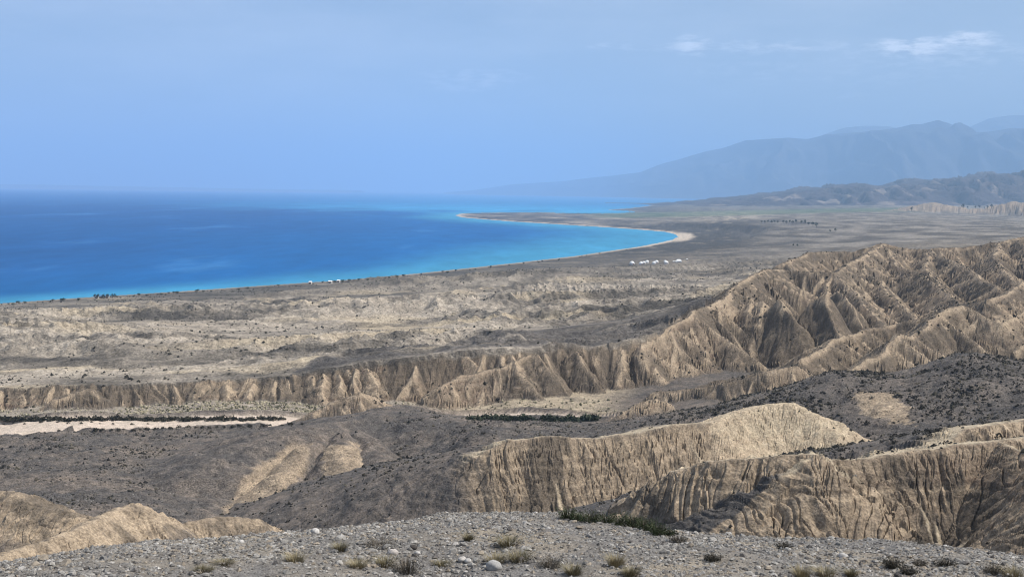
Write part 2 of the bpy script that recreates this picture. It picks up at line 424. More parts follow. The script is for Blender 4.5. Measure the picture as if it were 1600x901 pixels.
    # foreground crest
    s = np.interp(u, cr_u, cr_s).astype(f32); dc = np.interp(u, cr_u, CREST_D).astype(f32)
    zfg = CAM_Z - s * Y - 0.0106 * (Y - dc) ** 2
    zb = CAM_Z - s * 20 - 0.0106 * (20 - dc) ** 2
    zfg = np.where(Y < 20, zb + (108.3 - zb) * (20 - Y) / 20, zfg)
    zfg = np.where(Y > dc + 25, CAM_Z - s * (dc + 25) - 0.0106 * 625 - (s + 0.53) * (Y - dc - 25), zfg)
    z = np.where(Y < 58, zfg, np.maximum(z, zfg))
    if not full: return z
    return z, dict(z1=z1, t=t, esc=esc, bare=bare, L=L, near=near, arc=arc, marg=marg, rid=rid, kind=kind, front=front, sd=sd, yr=yr, above=z - zf, u=u, fg=zfg >= z - .01)

# ------------------------------------------------------------------ grid: columns fan out from the view point, rows are denser on steep ground
NMID = 920
u_mid = np.linspace(U_of(-15), U_of(1615), NMID)
NE = 46
u_l = u_mid[0] - (np.linspace(1, 0, NE, endpoint=False) ** 1.6) * 0.75
u_r = u_mid[-1] + (np.linspace(0, 1, NE + 1)[1:] ** 1.6) * 0.75
ucol = np.concatenate([u_l, u_mid, u_r])
NC = len(ucol)
Y_SPLIT, Y_END = 62.0, 12000.0
cu = np.linspace(ucol[0], ucol[-1], 240)
cy = np.exp(np.linspace(math.log(Y_SPLIT), math.log(Y_END), 1500))
CU, CY = np.meshgrid(cu, cy)
CZ = macro(CU * CY, CY, full=False)
py_scr = -(CZ - CAM_Z) / CY * F_PX                         # apparent drop
dpy = np.abs(np.diff(py_scr, axis=0)); dl = np.diff(np.log(cy))[:, None]
zone = np.interp(cy[:-1], [62, 110, 150, 1000, 1100, 2200, 3000, 12000], [.12, .2, 1, 1, .9, .7, .3, .2])[:, None]
dens = (0.5 * np.minimum(dpy, 6.0) + 120 * dl) * zone
ker = np.exp(-np.linspace(-2, 2, 61) ** 2); ker /= ker.sum()
dens = np.apply_along_axis(lambda v: np.convolve(np.pad(v, 30, mode='edge'), ker, 'valid'), 1, dens)
cum = np.vstack([np.zeros((1, 240)), np.cumsum(dens, axis=0)]); cum /= cum[-1]
NR = 1060
tgt = np.linspace(0, 1, NR)
ylut = np.stack([np.interp(tgt, cum[:, j], cy) for j in range(240)], axis=1)   # NR x 240
fi = np.clip((ucol - cu[0]) / (cu[-1] - cu[0]) * 239, 0, 238.999)
i0 = fi.astype(int); fr = fi - i0
GY = ylut[:, i0] * (1 - fr) + ylut[:, i0 + 1] * fr
GX = GY * ucol[None]

def erode(X, Y, Z, info, grid=True):
    """gullies that follow the slope"""
    gx, gy = grad(X, Y, Z)
    sl0 = np.sqrt(gx * gx + gy * gy) + 1e-5
    mask = sstep(0.28, 0.62, sl0) * (info['sd'] > 30)
    mask = mask * np.where(info['fg'], 0, 1)
    L = info['L']
    L = blur(L, 3)
    H = np.zeros_like(Z)
    near = info['near']
    # ribs that run straight down from each crest line: noise stretched down the slope
    onr = info['kind'] > 0
    esc_on = (info['esc'] > 0) & ~onr
    dn_ = np.where(onr, near, np.clip(info['yr'] - Y, 0, 60) + 4)
    rib_m = np.where(onr, sstep(.25, .5, sl0), info['esc']) * np.where(info['fg'], 0, 1)
    ax = info['arc'] + .22 * dn_ + 1.2 * vnoise(X / 9, Y / 9, 331)
    RIB = np.zeros_like(Z)
    rib_m = rib_m * np.where((info['kind'] == 2) & (Y > 205) & (Y < 300), .12 + .88 * sstep(690, 770, 800 + 2000 * X / Y), 1)
    sharp = np.where(info['kind'] == 6, .22, np.where(info['kind'] == 1, .85, np.where(info['kind'] == 3, .5, np.where(info['kind'] == 2, 1.0 * sstep(32, 18, near), 1.0))))
    for k, (m_, a_, st) in enumerate(((1.5, .13, 6), (.72, .15, 8), (.34, .17, 10), (.16, .15, 12))):
        lam = np.where(onr, L, 11.0) * m_
        # wavelength per crest is constant, so the pattern stays continuous along it
        n = vnoise(ax / lam, dn_ / (lam * st) + 13.7 * k, 340 + k)
        r = 1 - 2.3 * np.abs(n) ** .85 if k != 1 else 2.1 * np.abs(vnoise(ax / lam + 5, dn_ / (lam * st), 350)) ** .8 - .8
        wgt = rib_m * np.clip(dn_ / (lam * .55), .10, 1) * sharp * sstep(-.2, np.minimum(lam * .3, 2.2), info['marg'])
        if k >= 2: wgt = wgt * np.where(info['kind'] == 2, 1, .6) * sstep(0, 2.5, info['marg'])
        if k == 3: wgt = wgt * sstep(620, 420, Y)
        lam_f = np.minimum(lam, 16)
        H += r * a_ * lam_f * wgt
        RIB += r * wgt * (1.0, .8, .5, .25)[k]
    crk = np.abs(vnoise(ax / 3.3 + 2.0 * vnoise(X / 6, Y / 6, 361), dn_ / 34, 362)) + .5 * np.abs(vnoise(X / 5, Y / 5, 363)) * .18
    crk2 = np.abs(vnoise(ax / 1.5 + 1.0 * vnoise(X / 4, Y / 4, 364), dn_ / 18, 365))
    H -= (np.exp(-(crk / .07) ** 2) * 1.0 + np.exp(-(crk2 / .10) ** 2) * .45) * np.select([info['kind'] == 2, info['kind'] == 3, info['kind'] == 1, info['kind'] == 6], [1.0, .5, .3, .15], .6) * rib_m * sstep(0, 1.6, info['marg']) * np.clip(dn_ / 2.5, 0, 1) * sstep(640, 420, Y) * sstep(30, 22, np.where(info['kind'] == 2, near, 0))
    info['rib'] = RIB
    vary = np.clip(.8 + .75 * fbm(X / 34, Y / 34, 3, 41), .15, 1.5)
    soft = np.where(info['kind'] == 6, .3, np.where((info['kind'] == 3) | (info['kind'] == 1), .55, 1.0))
    for k, lam in enumerate((27.0, 13.0, 6.4, 3.1, 1.5)):
        g = np.sqrt(gx * gx + gy * gy) + 1e-5
        dx, dy = -gy / g, gx / g
        wgt = mask * np.clip(1.35 * L / lam - 0.35, 0, 1)
        if lam < 2.5: wgt = wgt * sstep(600, 260, Y)
        wgt = wgt * np.clip(near / (0.6 * lam) + 0.12, 0, 1)
        if wgt.max() <= 0: continue
        qx = X + .38 * lam * vnoise(X / (1.7 * lam), Y / (1.7 * lam), 301 + k); qy = Y + .38 * lam * vnoise(X / (1.7 * lam) + 9, Y / (1.7 * lam), 311 + k)
        h, dd = gully(qx, qy, dx, dy, 1.0 / lam, 11 + k)
        pv = np.clip(.75 + 1.0 * vnoise(X / (3.2 * lam), Y / (3.2 * lam), 321 + k), .1, 1.6) if k > 1 else vary
        amp = (0.05, 0.07, 0.085, 0.075, 0.06)[k] * lam * wgt * np.clip(sl0, 0.3, 1.1) * pv * soft
        hh = np.arcsin(np.clip(h, -.98, .98)) * .72 if k < 3 else h        # sharp ribs and V gullies
        H += amp * hh
        c = amp * dd * (6.2832 / lam) * 0.5
        gx = gx + c * dx; gy = gy + c * dy
    # hard beds stand out as ledges on the steep faces
    zz = Z + H
    bed = zz / 1.4 + .9 * fbm(X / 16, Y / 16, 2, 43)
    saw = bed - np.floor(bed)
    led = (sstep(0, .75, saw) - saw) * np.clip(.5 + 1.2 * vnoise(np.floor(bed) * 7.7, X / 60, 44), 0, 1)
    H += led * np.where(info['kind'] == 2, .55, .35) * mask * soft ** 2 * sstep(900, 350, Y) * np.clip(near / 2, 0, 1)
    return Z + H, H
def grad(X, Y, Z):
    zi, zj = np.gradient(Z); xi, xj = np.gradient(X); yi, yj = np.gradient(Y)
    det = xi * yj - xj * yi
    det = np.where(np.abs(det) < 1e-9, 1e-9, det)
    gx = (zi * yj - zj * yi) / det
    gy = (xi * zj - xj * zi) / det
    return np.clip(gx, -3, 3).astype(f32), np.clip(gy, -3, 3).astype(f32)
def blur(A, n):
    for _ in range(n):
        A = np.pad(A, 1, mode='edge')
        A = (A[:-2, 1:-1] + A[2:, 1:-1] + A[1:-1, :-2] + A[1:-1, 2:] + 2 * A[1:-1, 1:-1]) / 6
    return A

Z0, info = macro(GX, GY)
X32, Y32 = GX.astype(f32), GY.astype(f32)
Z, HG = erode(X32, Y32, Z0, info)
sd = info['sd']
# mounds and dry washes on the coastal plain
plain = sstep(0.98, 1.0, info['t']) * (info['kind'] == 0) * (~info['fg'])
patch = sstep(-0.5, 0.3, fbm(X32 / 260, Y32 / 120, 3, 51)) * sstep(470, 560, Y32) * sstep(1700, 1100, Y32) * sstep(50, 220, sd)
md = 1 - np.abs(np.where(Y32 < 1050, fbm(X32 / 46, Y32 / 30, 4, 53), fbm(X32 / 46, Y32 / 46, 2, 53))) * 1.6
tb = fbm(X32 / 330, Y32 / 130, 2, 57) * 4
terr = (np.floor(tb) + sstep(.35, .95, tb - np.floor(tb))) * 2.4
Z += plain * sstep(80, 250, sd) * (patch * np.clip(md, 0, 1) ** 1.3 * 7.0 + terr * sstep(480, 540, Y32) * sstep(2500, 1300, Y32))
# small relief everywhere
relief = .16 * fbm(X32 / 2.2, Y32 / 2.2, 3, 61) * sstep(700, 400, Y32) + .5 * fbm(X32 / 11, Y32 / 11, 3, 62) + sstep(500, 1200, Y32) * .9 * fbm(X32 / 40, Y32 / 40, 3, 63)
Z += np.where(sd > 3, 1, 0.0) * relief * np.where(info['fg'], .4, .85) * sstep(0, 40, sd) * sstep(58, 75, Y32)
hillz = ((kindv := info['kind']) == 0) | (kindv == 6)
hr = (1 - 2 * np.abs(fbm(X32 / 26 + .3 * fbm(X32 / 9, Y32 / 9, 2, 65), Y32 / 26, 3, 64))) * .9 + .5 * fbm(X32 / 5.5, Y32 / 5.5, 3, 66)
Z += hr * hillz * sstep(225, 260, Y32) * sstep(425, 395, Y32) * (~info['fg']) * sstep(0, 3, info['marg'])
# light badland knolls far right, on the plain
for (px, py, D, rx, ry) in ((1462, 316, 5600, 130, 300), (1440, 320, 5600, 120, 260), (1592, 313, 5200, 85, 240), (1572, 319, 5200, 70, 200), (1530, 324, 5300, 100, 200), (1650, 311, 5200, 120, 260)):
    cx, cyy, cz = P(px, py, D)
    bx = (X32 - cx) / rx; by = (Y32 - cyy) / ry
    r = np.sqrt(bx * bx + by * by)
    rib = 1 + .3 * fbm(X32 / 22, Y32 / 80, 3, 5)
    Z = np.maximum(Z, np.where(r < 4, cz - (np.sqrt(r * r + .02) - .14) * 34 * rib, -99))
Z = np.where((GY > 800), np.where(sd < 0, np.minimum(Z, -0.05 + 0.02 * sd), Z), Z)
Z = np.where((sd < 0) & (Z < -12), -12, Z)

# ------------------------------------------------------------------ soil colours
SCR_X = 800 + (X32 / Y32) * 2000
gx, gy = grad(X32, Y32, Z)
slope = np.sqrt(gx * gx + gy * gy)
def lin(*c):
    return np.array([((v / 255) / 12.92 if v / 255 <= .04045 else ((v / 255 + .055) / 1.055) ** 2.4) for v in c], f32)
GRAVEL = np.array((.098, .089, .081), f32); GRAVEL_B = np.array((.175, .145, .118), f32)
SAND = np.array((.36, .283, .198), f32); CLAY = np.array((.212, .167, .12), f32); REDCLAY = np.array((.14, .097, .071), f32)
PALE = np.array((.43, .355, .25), f32); PLAINB = np.array((.35, .302, .24), f32); SCRUB = np.array((.082, .074, .064), f32)
COAST = np.array((.046, .045, .043), f32); BEACH = np.array((.48, .40, .31), f32); RIVER = np.array((.56, .46, .37), f32); FIELD = np.array((.07, .12, .055), f32)
SCRUBROCK = np.array((.092, .077, .061), f32)
def mix(A, B, k):
    k = np.clip(k, 0, 1)[..., None]
    return A * (1 - k) + B * k
shp = Z.shape + (3,)
n1 = fbm(X32 / 40, Y32 / 40, 4, 71); n2 = fbm(X32 / 9, Y32 / 9, 4, 72); n3 = fbm(X32 / 2.2, Y32 / 2.2, 3, 73)
kind, near, front = info['kind'], info['near'], info['front']
C = np.broadcast_to(GRAVEL, shp).copy()
C = mix(C, GRAVEL_B, (0.35 + 0.8 * n1 + .7 * n2 + .4 * n3) * (1 - .45 * sstep(1000, 1200, SCR_X)))
strata = vnoise(Z / 1.1 + 0.5 * n2, X32 * 0 + 2.2 + X32 / 300, 81) + .6 * vnoise(Z / .42 + .3 * n2, X32 * 0 + 7 + X32 / 200, 82)
rock = mix(np.broadcast_to(CLAY, shp), SAND, .5 + .55 * n1 + .25 * strata)
rock = mix(rock, REDCLAY, .22 + .8 * strata - .2 * n1)
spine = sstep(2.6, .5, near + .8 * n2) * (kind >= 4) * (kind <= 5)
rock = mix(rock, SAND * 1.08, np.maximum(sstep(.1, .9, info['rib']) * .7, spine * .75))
# valley sides: bare clay where steep
far_valley = sstep(430, 455, Y32)
steep = sstep(.38, .66, slope + .12 * n2)
isb = ((kind == 5) | (kind == 4) | (info['esc'] > .05)).astype(f32)
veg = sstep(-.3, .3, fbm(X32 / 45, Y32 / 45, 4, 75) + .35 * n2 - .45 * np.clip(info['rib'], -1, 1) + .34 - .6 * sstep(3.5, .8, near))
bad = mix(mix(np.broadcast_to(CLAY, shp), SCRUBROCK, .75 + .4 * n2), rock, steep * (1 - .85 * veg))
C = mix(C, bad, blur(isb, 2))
nearrock = mix(np.broadcast_to(SAND, shp), CLAY, .55 + .6 * strata + .35 * n1)
nearrock = mix(nearrock, REDCLAY, (.5 * strata + .3 * n1) * sstep(1180, 1400, SCR_X) )
is_c = ((kind == 2) | (kind == 3)).astype(f32)
e_end = np.where((Y32 > 205) & (Y32 < 300), sstep(700, 765, SCR_X + 25 * n2 + 10 * n1), 1)
face = is_c * e_end * np.where(front > -0.35, 1, 0) * sstep(40, 28, near + 4 * n2 + 8 * n1)
lip = is_c * np.where(front <= -0.2, 1, 0) * sstep(7.5, 3.0, near + 2.2 * n2)
nearrock = mix(nearrock, SCRUBROCK, sstep(.12, .38, fbm(X32 / 13, Y32 / 13, 4, 76) + .25 * n3) * .75)
C = mix(C, nearrock, blur(face, 1)); C = mix(C, PALE, blur(lip, 1) * .9)
dome = (kind == 3).astype(f32) * sstep(24, 16, near + 3 * n2)
C = mix(C, mix(np.broadcast_to(SAND, shp), PALE, .5 + .5 * n1 - .5 * strata), dome)
sandm = (kind == 1).astype(f32) * sstep(11, 6.5, near + 4 * n2 + 5 * n1 + 1.5 * n3)
sp_c = mix(np.broadcast_to(SAND, shp), CLAY, .1 + .5 * strata + .6 * n2)
sp_c = mix(sp_c, SCRUBROCK, sstep(-.05, .3, fbm(X32 / 14, Y32 / 14, 4, 77) + .3 * n3) * .7)
C = mix(C, sp_c, sandm)
# patches of bare sand on the dark hills (centre pixel, distance, half axes in metres)
def patch_mask(px, py, rx, ry, wob=.35):
    """oval bare patch on the slope seen through a pixel"""
    d = ray(px, py)
    ys = np.linspace(230, 400, 200)
    j = int(np.clip(np.searchsorted(ucol, d[0]), 1, NC - 1))
    zs = np.interp(ys, GY[:, j], Z[:, j])
    hit = np.argmax(zs > CAM_Z + d[2] * ys)
    cx, cyy = d[0] * ys[hit], ys[hit]
    r = np.sqrt(((X32 - cx) / rx) ** 2 + ((Y32 - cyy) / ry) ** 2)
    return sstep(1.12, .88, r + .45 * n2 + .25 * n1 + .25 * n3), (cx, cyy)
PATCHES = []
for (px, py, rx, ry) in ((1378, 634, 5.6, 17),):
    m, c = patch_mask(px, py, rx, ry)
    PATCHES.append((c[0], c[1], rx, ry))
    m = m * (Y32 < 420) * (kind == 0)
    C = mix(C, mix(np.broadcast_to(SAND, shp), CLAY, .5 * strata + .5 * n3), m * .92)
# bare sand on the flanks of the gravel spurs
hills_i = [i for i, r in enumerate(RIDGES) if r[5] == 'hill']
SY = 450.5 - F_PX * ((Z - CAM_Z) / Y32 + math.tan(PITCH)) + (SCR_X - 800) * .0122          # row on which a point would be seen
for hid, side, y0, y1, wa, wb in ((1, -1, 694, 840, 8.0, 17.0), (2, 0, 736, 830, 1.6, 7.5), (3, 0, 698, 756, 5.0, 6.0), (4, 0, 750, 830, .8, 4.5)):
    wid = wa + (wb - wa) * np.clip((SY - y0) / (y1 - y0), 0, 1)
    m = (info['rid'] == hills_i[hid]) * sstep(y0 - 6, y0 + 6, SY + 12 * n2) * sstep(y1 + 8, y1 - 6, SY + 12 * n2) * sstep(1.06, .9, near / wid + .38 * n2 + .2 * n1 + .28 * n3)
    if side: m = m * sstep(.75, .25, front * -side + .25 * n2)
    C = mix(C, mix(np.broadcast_to(SAND, shp), CLAY, .2 + .6 * strata + .6 * n3), m * .92)
# the long bare face of the nearest gravel spur
xl = np.interp(SY, [695, 740, 830], [452, 392, 335]); xr = np.interp(SY, [695, 740, 830], [486, 474, 430])
m = sstep(-9, 7, SCR_X - xl + 16 * n2 + 7 * n3) * sstep(7, -7, SCR_X - xr + 12 * n2 + 6 * n3) * sstep(692, 704, SY + 6 * n2) * (Y32 > 235) * (Y32 < 375) * ((kind == 0) | (kind == 6))
C = mix(C, mix(np.broadcast_to(SAND, shp), CLAY, .3 + .6 * strata + .7 * n3), m * .9)
# river bed and its terrace
ur = np.array([U_of(p) for p in (-900, 0, 250, 480, 620, 700, 790, 930, 1100)])
yc = np.interp(info['u'], ur, (416, 416, 426, 434, 442, 448, 446, 438, 425)).astype(f32)
hw = np.interp(info['u'], ur, (21, 21, 18, 13, 8, 7, 8, 5, 1)).astype(f32)
dr = np.abs(Y32 - yc + 2.5 * vnoise(X32 / 22, X32 * 0, 85)) - hw
river = sstep(1.2, -.6, dr) * (kind == 0) * (SCR_X < 1000)
terrace = (kind == 0) * sstep(0, 3, Y32 - yc - hw) * sstep(1, .0, info['esc']) * (info['t'] <= .12) * (kind == 0) * sstep(1010, 930, SCR_X + 40 * n1) * (Y32 < 520)
C = mix(C, mix(mix(np.broadcast_to(PLAINB, shp), PALE, sstep(600, 700, SCR_X)), SCRUB, .15 + .7 * n2), terrace * .85)
C = mix(C, mix(np.broadcast_to(RIVER, shp), PLAINB, .25 + .6 * n2), river)
Z = Z - river * .6 + 1.3 * sstep(.0, 1.2, dr) * sstep(6, 2.5, dr) * (kind == 0) * (SCR_X < 1000) * (Y32 < 470) * (Y32 > 400)
# coastal plain
streak = fbm(X32 / 130, Y32 / 42, 5, 87, .65) + .25 * n1 + .18 * n2
pl = mix(np.broadcast_to(PLAINB, shp), SCRUB, .34 + 1.2 * streak)
pl = mix(pl, PALE, sstep(.12, .5, fbm(X32 / 150, Y32 / 34, 4, 88)) * .75)
pl = mix(pl, SCRUB, sstep(900, 1500, Y32 + 160 * n1 + 300 * streak) * sstep(5200, 2500, Y32) * .55)
coast = np.maximum(sstep(330, 90, sd + 90 * n1 + 160 * streak) * sstep(900, 1300, Y32) * .7, sstep(1900, 2400, Y32 + 200 * streak) * sstep(4600, 3900, Y32) * sstep(1330, 1180, SCR_X + 60 * n1))
pl = mix(pl, COAST, coast * (.85 - .5 * sstep(.2, .5, fbm(X32 / 60, Y32 / 90, 4, 95))))
right_flat = sstep(1120, 1260, SCR_X) * sstep(1300, 2200, Y32)
pl = mix(pl, mix(np.broadcast_to(np.array((.25, .222, .185), f32), shp), SCRUB, .55 + 1.3 * fbm(X32 / 70, Y32 / 200, 5, 89)), right_flat * .85)
# dark gravel terrace behind the escarpment rim
tpx = np.interp(SCR_X, [450, 600, 900, 1080, 1120], [0, 60, 130, 130, 0])
dark_t = sstep(0, 8, Y32 - info['yr']) * sstep(1.0, .86, (Y32 - info['yr'] - 14 * streak) / np.maximum(tpx, 1)) * (tpx > 2)
pl = mix(pl, GRAVEL, dark_t * (.95 - .6 * sstep(.25, .5, fbm(X32 / 120, Y32 / 14, 3, 94))))
head = sstep(3600, 4300, Y32) * sstep(1150, 1000, SCR_X) * (sd > 0)
pl = mix(pl, mix(np.broadcast_to(COAST, shp), PLAINB, .25 + .9 * fbm(X32 / 160, Y32 / 420, 4, 90)), head * .8)
fld = sstep(5000, 5500, Y32 - 250 * streak) * sstep(7600, 7000, Y32) * sstep(900, 960, SCR_X) * sstep(1540, 1380, SCR_X)
pl = mix(pl, FIELD, fld * .55)
fm2 = sstep(6800, 7400, Y32) * sstep(1500, 1100, SCR_X)
pl = mix(pl, SCRUB, fm2 * .6)
behind = sstep(.93, 1.0, info['t']) * (kind == 0)
C = mix(C, pl, behind * (1 - .0 * n1))
bch = sstep(26, 10, sd + 7 * n1) * (sd > -20) * (Y32 > 800)
bw = np.interp(Y32, [1100, 2300, 2700, 3300, 3700, 9000], [.25, .6, 1, 1.0, .9, .8])
wide = sstep(2750, 3050, Y32) * sstep(3700, 3400, Y32)
bch = np.maximum(bch * bw, wide * sstep(52, 30, sd + 8 * n1) * (sd > -20))
C = mix(C, BEACH, bch)
kn = np.zeros_like(Z)
for (px, D, rx, ry) in ((1455, 5600, 190, 420), (1592, 5200, 120, 330), (1550, 5300, 140, 300)):
    cx, cyy, cz = P(px, 320, D)
    kn = np.maximum(kn, sstep(1.1, .8, np.sqrt(((X32 - cx) / rx) ** 2 + ((Y32 - cyy) / ry) ** 2)))
C = mix(C, CLAY * 1.25, kn)
C *= (1 + .16 * n3 + .10 * n2)[..., None]
C = np.clip(C, .02, .75)
print('fields', round(time.time() - T0, 1))

# ------------------------------------------------------------------ mesh helpers
def mesh_np(name, V, Fq, mat=None, smooth=False, colors=None):
    me = bpy.data.meshes.new(name)
    V = np.ascontiguousarray(V, f32); Fq = np.ascontiguousarray(Fq, np.int32)
    k = Fq.shape[1]
    me.vertices.add(len(V)); me.vertices.foreach_set('co', V.ravel())
    me.loops.add(Fq.size); me.loops.foreach_set('vertex_index', Fq.ravel())
    me.polygons.add(len(Fq)); me.polygons.foreach_set('loop_start', np.arange(0, Fq.size, k, dtype=np.int32))
    me.polygons.foreach_set('use_smooth', np.full(len(Fq), smooth, bool))
    if colors is not None:
        at = me.attributes.new('soil', 'FLOAT_COLOR', 'POINT')
        at.data.foreach_set('color', np.hstack([colors, np.ones((len(colors), 1))]).astype(f32).ravel())
    me.update(calc_edges=True)
    if mat: me.materials.append(mat)
    return me
def link(name, me, parent=None, label=None, cat=None, group=None, kind=None, loc=None):
    o = bpy.data.objects.new(name, me)
    COL.objects.link(o)
    if parent: o.parent = parent
    if loc is not None: o.location = loc
    if label: o['label'] = label
    if cat: o['category'] = cat
    if group: o['group'] = group
    if kind: o['kind'] = kind
    return o

def new_mat(name):
    m = bpy.data.materials.new(name); m.use_nodes = True
    nt = m.node_tree
    b = nt.nodes['Principled BSDF']
    b.inputs['Roughness'].default_value = 0.95
    b.inputs['Specular IOR Level'].default_value = 0.15
    return m, nt, b
def soil_mat(name, scales=((0.6, .35), (4.0, .30)), bump=((1.4, .25), (0.25, .08)), rough=.95):
    """soil colour of the vertex, broken up by noise, with fine relief"""
    m, nt, b = new_mat(name)
    N, Lk = nt.nodes, nt.links
    at = N.new('ShaderNodeAttribute'); at.attribute_name = 'soil'
    geo = N.new('ShaderNodeNewGeometry')
    val = None
    for s, a in scales:
        n = N.new('ShaderNodeTexNoise'); n.inputs['Scale'].default_value = s; n.inputs['Detail'].default_value = 4; n.inputs['Roughness'].default_value = .65
        Lk.new(geo.outputs['Position'], n.inputs['Vector'])
        mr = N.new('ShaderNodeMapRange'); mr.inputs[1].default_value = .3; mr.inputs[2].default_value = .7
        mr.inputs[3].default_value = 1 - a; mr.inputs[4].default_value = 1 + a
        Lk.new(n.outputs['Fac'], mr.inputs[0])
        if val is None: val = mr.outputs[0]
        else:
            mu = N.new('ShaderNodeMath'); mu.operation = 'MULTIPLY'
            Lk.new(val, mu.inputs[0]); Lk.new(mr.outputs[0], mu.inputs[1]); val = mu.outputs[0]
    vm = N.new('ShaderNodeVectorMath'); vm.operation = 'SCALE'
    Lk.new(at.outputs['Color'], vm.inputs[0]); Lk.new(val, vm.inputs['Scale'])
    Lk.new(vm.outputs[0], b.inputs['Base Color'])
    prev = None
    for s, dist in bump:
        n = N.new('ShaderNodeTexNoise'); n.inputs['Scale'].default_value = 1 / s; n.inputs['Detail'].default_value = 5; n.inputs['Roughness'].default_value = .6
        Lk.new(geo.outputs['Position'], n.inputs['Vector'])
        bp = N.new('ShaderNodeBump'); bp.inputs['Distance'].default_value = dist; bp.inputs['Strength'].default_value = 1
        Lk.new(n.outputs['Fac'], bp.inputs['Height'])
        if prev: Lk.new(prev, bp.inputs['Normal'])
        prev = bp.outputs[0]
    Lk.new(prev, b.inputs['Normal'])
    b.inputs['Roughness'].default_value = rough
    b.inputs['Specular IOR Level'].default_value = .08
    return m
M_soil = soil_mat('valley_soil', ((0.6, .25), (2.4, .38)), ((1.4, .3), (0.45, .2)))
M_gravel = soil_mat('hill_gravel', ((0.5, .3), (2.6, .75)), ((1.2, .4), (0.45, .34)))
M_plain = soil_mat('plain_soil', ((0.05, .2), (.3, .28), (1.0, .5)), ((6, .8), (1.5, .4)))
M_fg = soil_mat('ridge_gravel', ((2.5, .25), (22, .45)), ((.12, .05), (.03, .02)))

# terrain pieces: the class of each cell
cls = np.zeros((NR - 1, NC - 1), np.int8)
c_in = lambda A: A[:-1, :-1]
behind_c = c_in(behind) > .5
cls[:] = 0                                                           # gravel hills
cls[(c_in(isb) > .5)] = 1                                            # badlands
cls[(c_in(is_c) > .5) & ~behind_c] = 2                               # sandstone bluffs
cls[(c_in(kind) == 1)] = 3                                           # sandy spurs
cls[(c_in(river) > .5)] = 4
cls[behind_c] = 5
cls[behind_c & (c_in(bch) > .5)] = 6
idx = np.arange(NR * NC).reshape(NR, NC)
quads = np.stack([idx[:-1, :-1], idx[:-1, 1:], idx[1:, 1:], idx[1:, :-1]], -1)
Vall = np.stack([GX, GY, Z], -1).reshape(-1, 3); Call = C.reshape(-1, 3)
for c, (nm, mat) in enumerate((('gravel_hills', M_gravel), ('badlands', M_soil), ('sandstone_bluffs', M_soil), ('sandy_spurs', M_soil), ('riverbed', M_soil), ('coastal_plain', M_plain), ('beach', M_plain))):
    q = quads[cls == c]
    if not len(q): continue
    use, inv = np.unique(q, return_inverse=True)
    link(nm, mesh_np(nm, Vall[use], inv.reshape(-1, 4), mat, False, Call[use]), kind='structure')
print('terrain', len(quads) * 2, 'tris', round(time.time() - T0, 1))

# foreground ridge
fy = np.concatenate([np.linspace(1.2, 15, 24, endpoint=False), np.linspace(15, 40, 170, endpoint=False), np.linspace(40, 58, 24, endpoint=False)])
def fg_height(X, Y):
    z = macro(X, Y, full=False)
    return z + .14 * fbm(X / 3.1, Y / 3.1, 3, 101) + .05 * fbm(X / .7, Y / .7, 3, 102)
FU, FY = np.meshgrid(ucol[::2], fy)
FX = FU * FY
FZ = fg_height(FX, FY)
# stitch to the first row of the terrain
FXs = np.vstack([FX, GX[0, ::2][None]]); FYs = np.vstack([FY, GY[0, ::2][None]]); FZs = np.vstack([FZ, Z[0, ::2][None]])
r_, c_ = FXs.shape
ii = np.arange(r_ * c_).reshape(r_, c_)
q = np.stack([ii[:-1, :-1], ii[:-1, 1:], ii[1:, 1:], ii[1:, :-1]], -1).reshape(-1, 4)
fcol = mix(np.broadcast_to(np.array((.195, .183, .168), f32), FXs.shape + (3,)), np.array((.32, .27, .20), f32), .2 + .9 * fbm(FXs / 3.5, FYs / 3.5, 4, 103))
ridge = link('gravel_ridge', mesh_np('gravel_ridge', np.stack([FXs, FYs, FZs], -1).reshape(-1, 3), q, M_fg, True, fcol.reshape(-1, 3)), kind='structure')

# ------------------------------------------------------------------ lake
ly = np.exp(np.linspace(math.log(700), math.log(90000), 420))
lu = np.linspace(-1.25, 1.25, 300)
LU, LY = np.meshgrid(lu, ly)
LX = LU * LY
lsd = -shore_dist(LX.astype(f32), LY.astype(f32))
DEEP = np.array((.010, .082, .245), f32); MIDW = np.array((.008, .11, .31), f32); TURQ = np.array((.045, .24, .40), f32)
wv = fbm(LX / 420, LY / 900, 4, 111)
dd_ = lsd + 60 * wv
shelf = np.interp(LY, [1000, 1400, 2200, 3000, 4500, 6000], [80, 120, 300, 520, 380, 260])
k_sh = 1 - np.clip(dd_ / shelf, 0, 1)
wc = mix(np.broadcast_to(DEEP, LX.shape + (3,)), MIDW, sstep(2.8, .9, dd_ / shelf) * .8)
wc = mix(wc, TURQ, sstep(0.0, .9, k_sh))
sx = 800 + LU * 2000
bank = sstep(5800, 8000, LY - 1500 * wv) * sstep(150, 760, sx + 120 * wv) * sstep(60000, 16000, LY)
wc = mix(wc, np.array((.05, .29, .52), f32), bank)
wc = mix(wc, MIDW, sstep(6000, 12000, LY) * .6)
lq = np.arange(LX.size).reshape(LX.shape)
lq = np.stack([lq[:-1, :-1], lq[:-1, 1:], lq[1:, 1:], lq[1:, :-1]], -1).reshape(-1, 4)
M_lake, nt, b = new_mat('lake_water')
N, Lk = nt.nodes, nt.links
at = N.new('ShaderNodeAttribute'); at.attribute_name = 'soil'
geo = N.new('ShaderNodeNewGeometry')
mp = N.new('ShaderNodeMapping'); mp.inputs['Scale'].default_value = (.0045, .0011, 1); mp.inputs['Rotation'].default_value = (0, 0, math.radians(8))
Lk.new(geo.outputs['Position'], mp.inputs[0])
nz = N.new('ShaderNodeTexNoise'); nz.inputs['Scale'].default_value = 1.0; nz.inputs['Detail'].default_value = 6; nz.inputs['Roughness'].default_value = .6
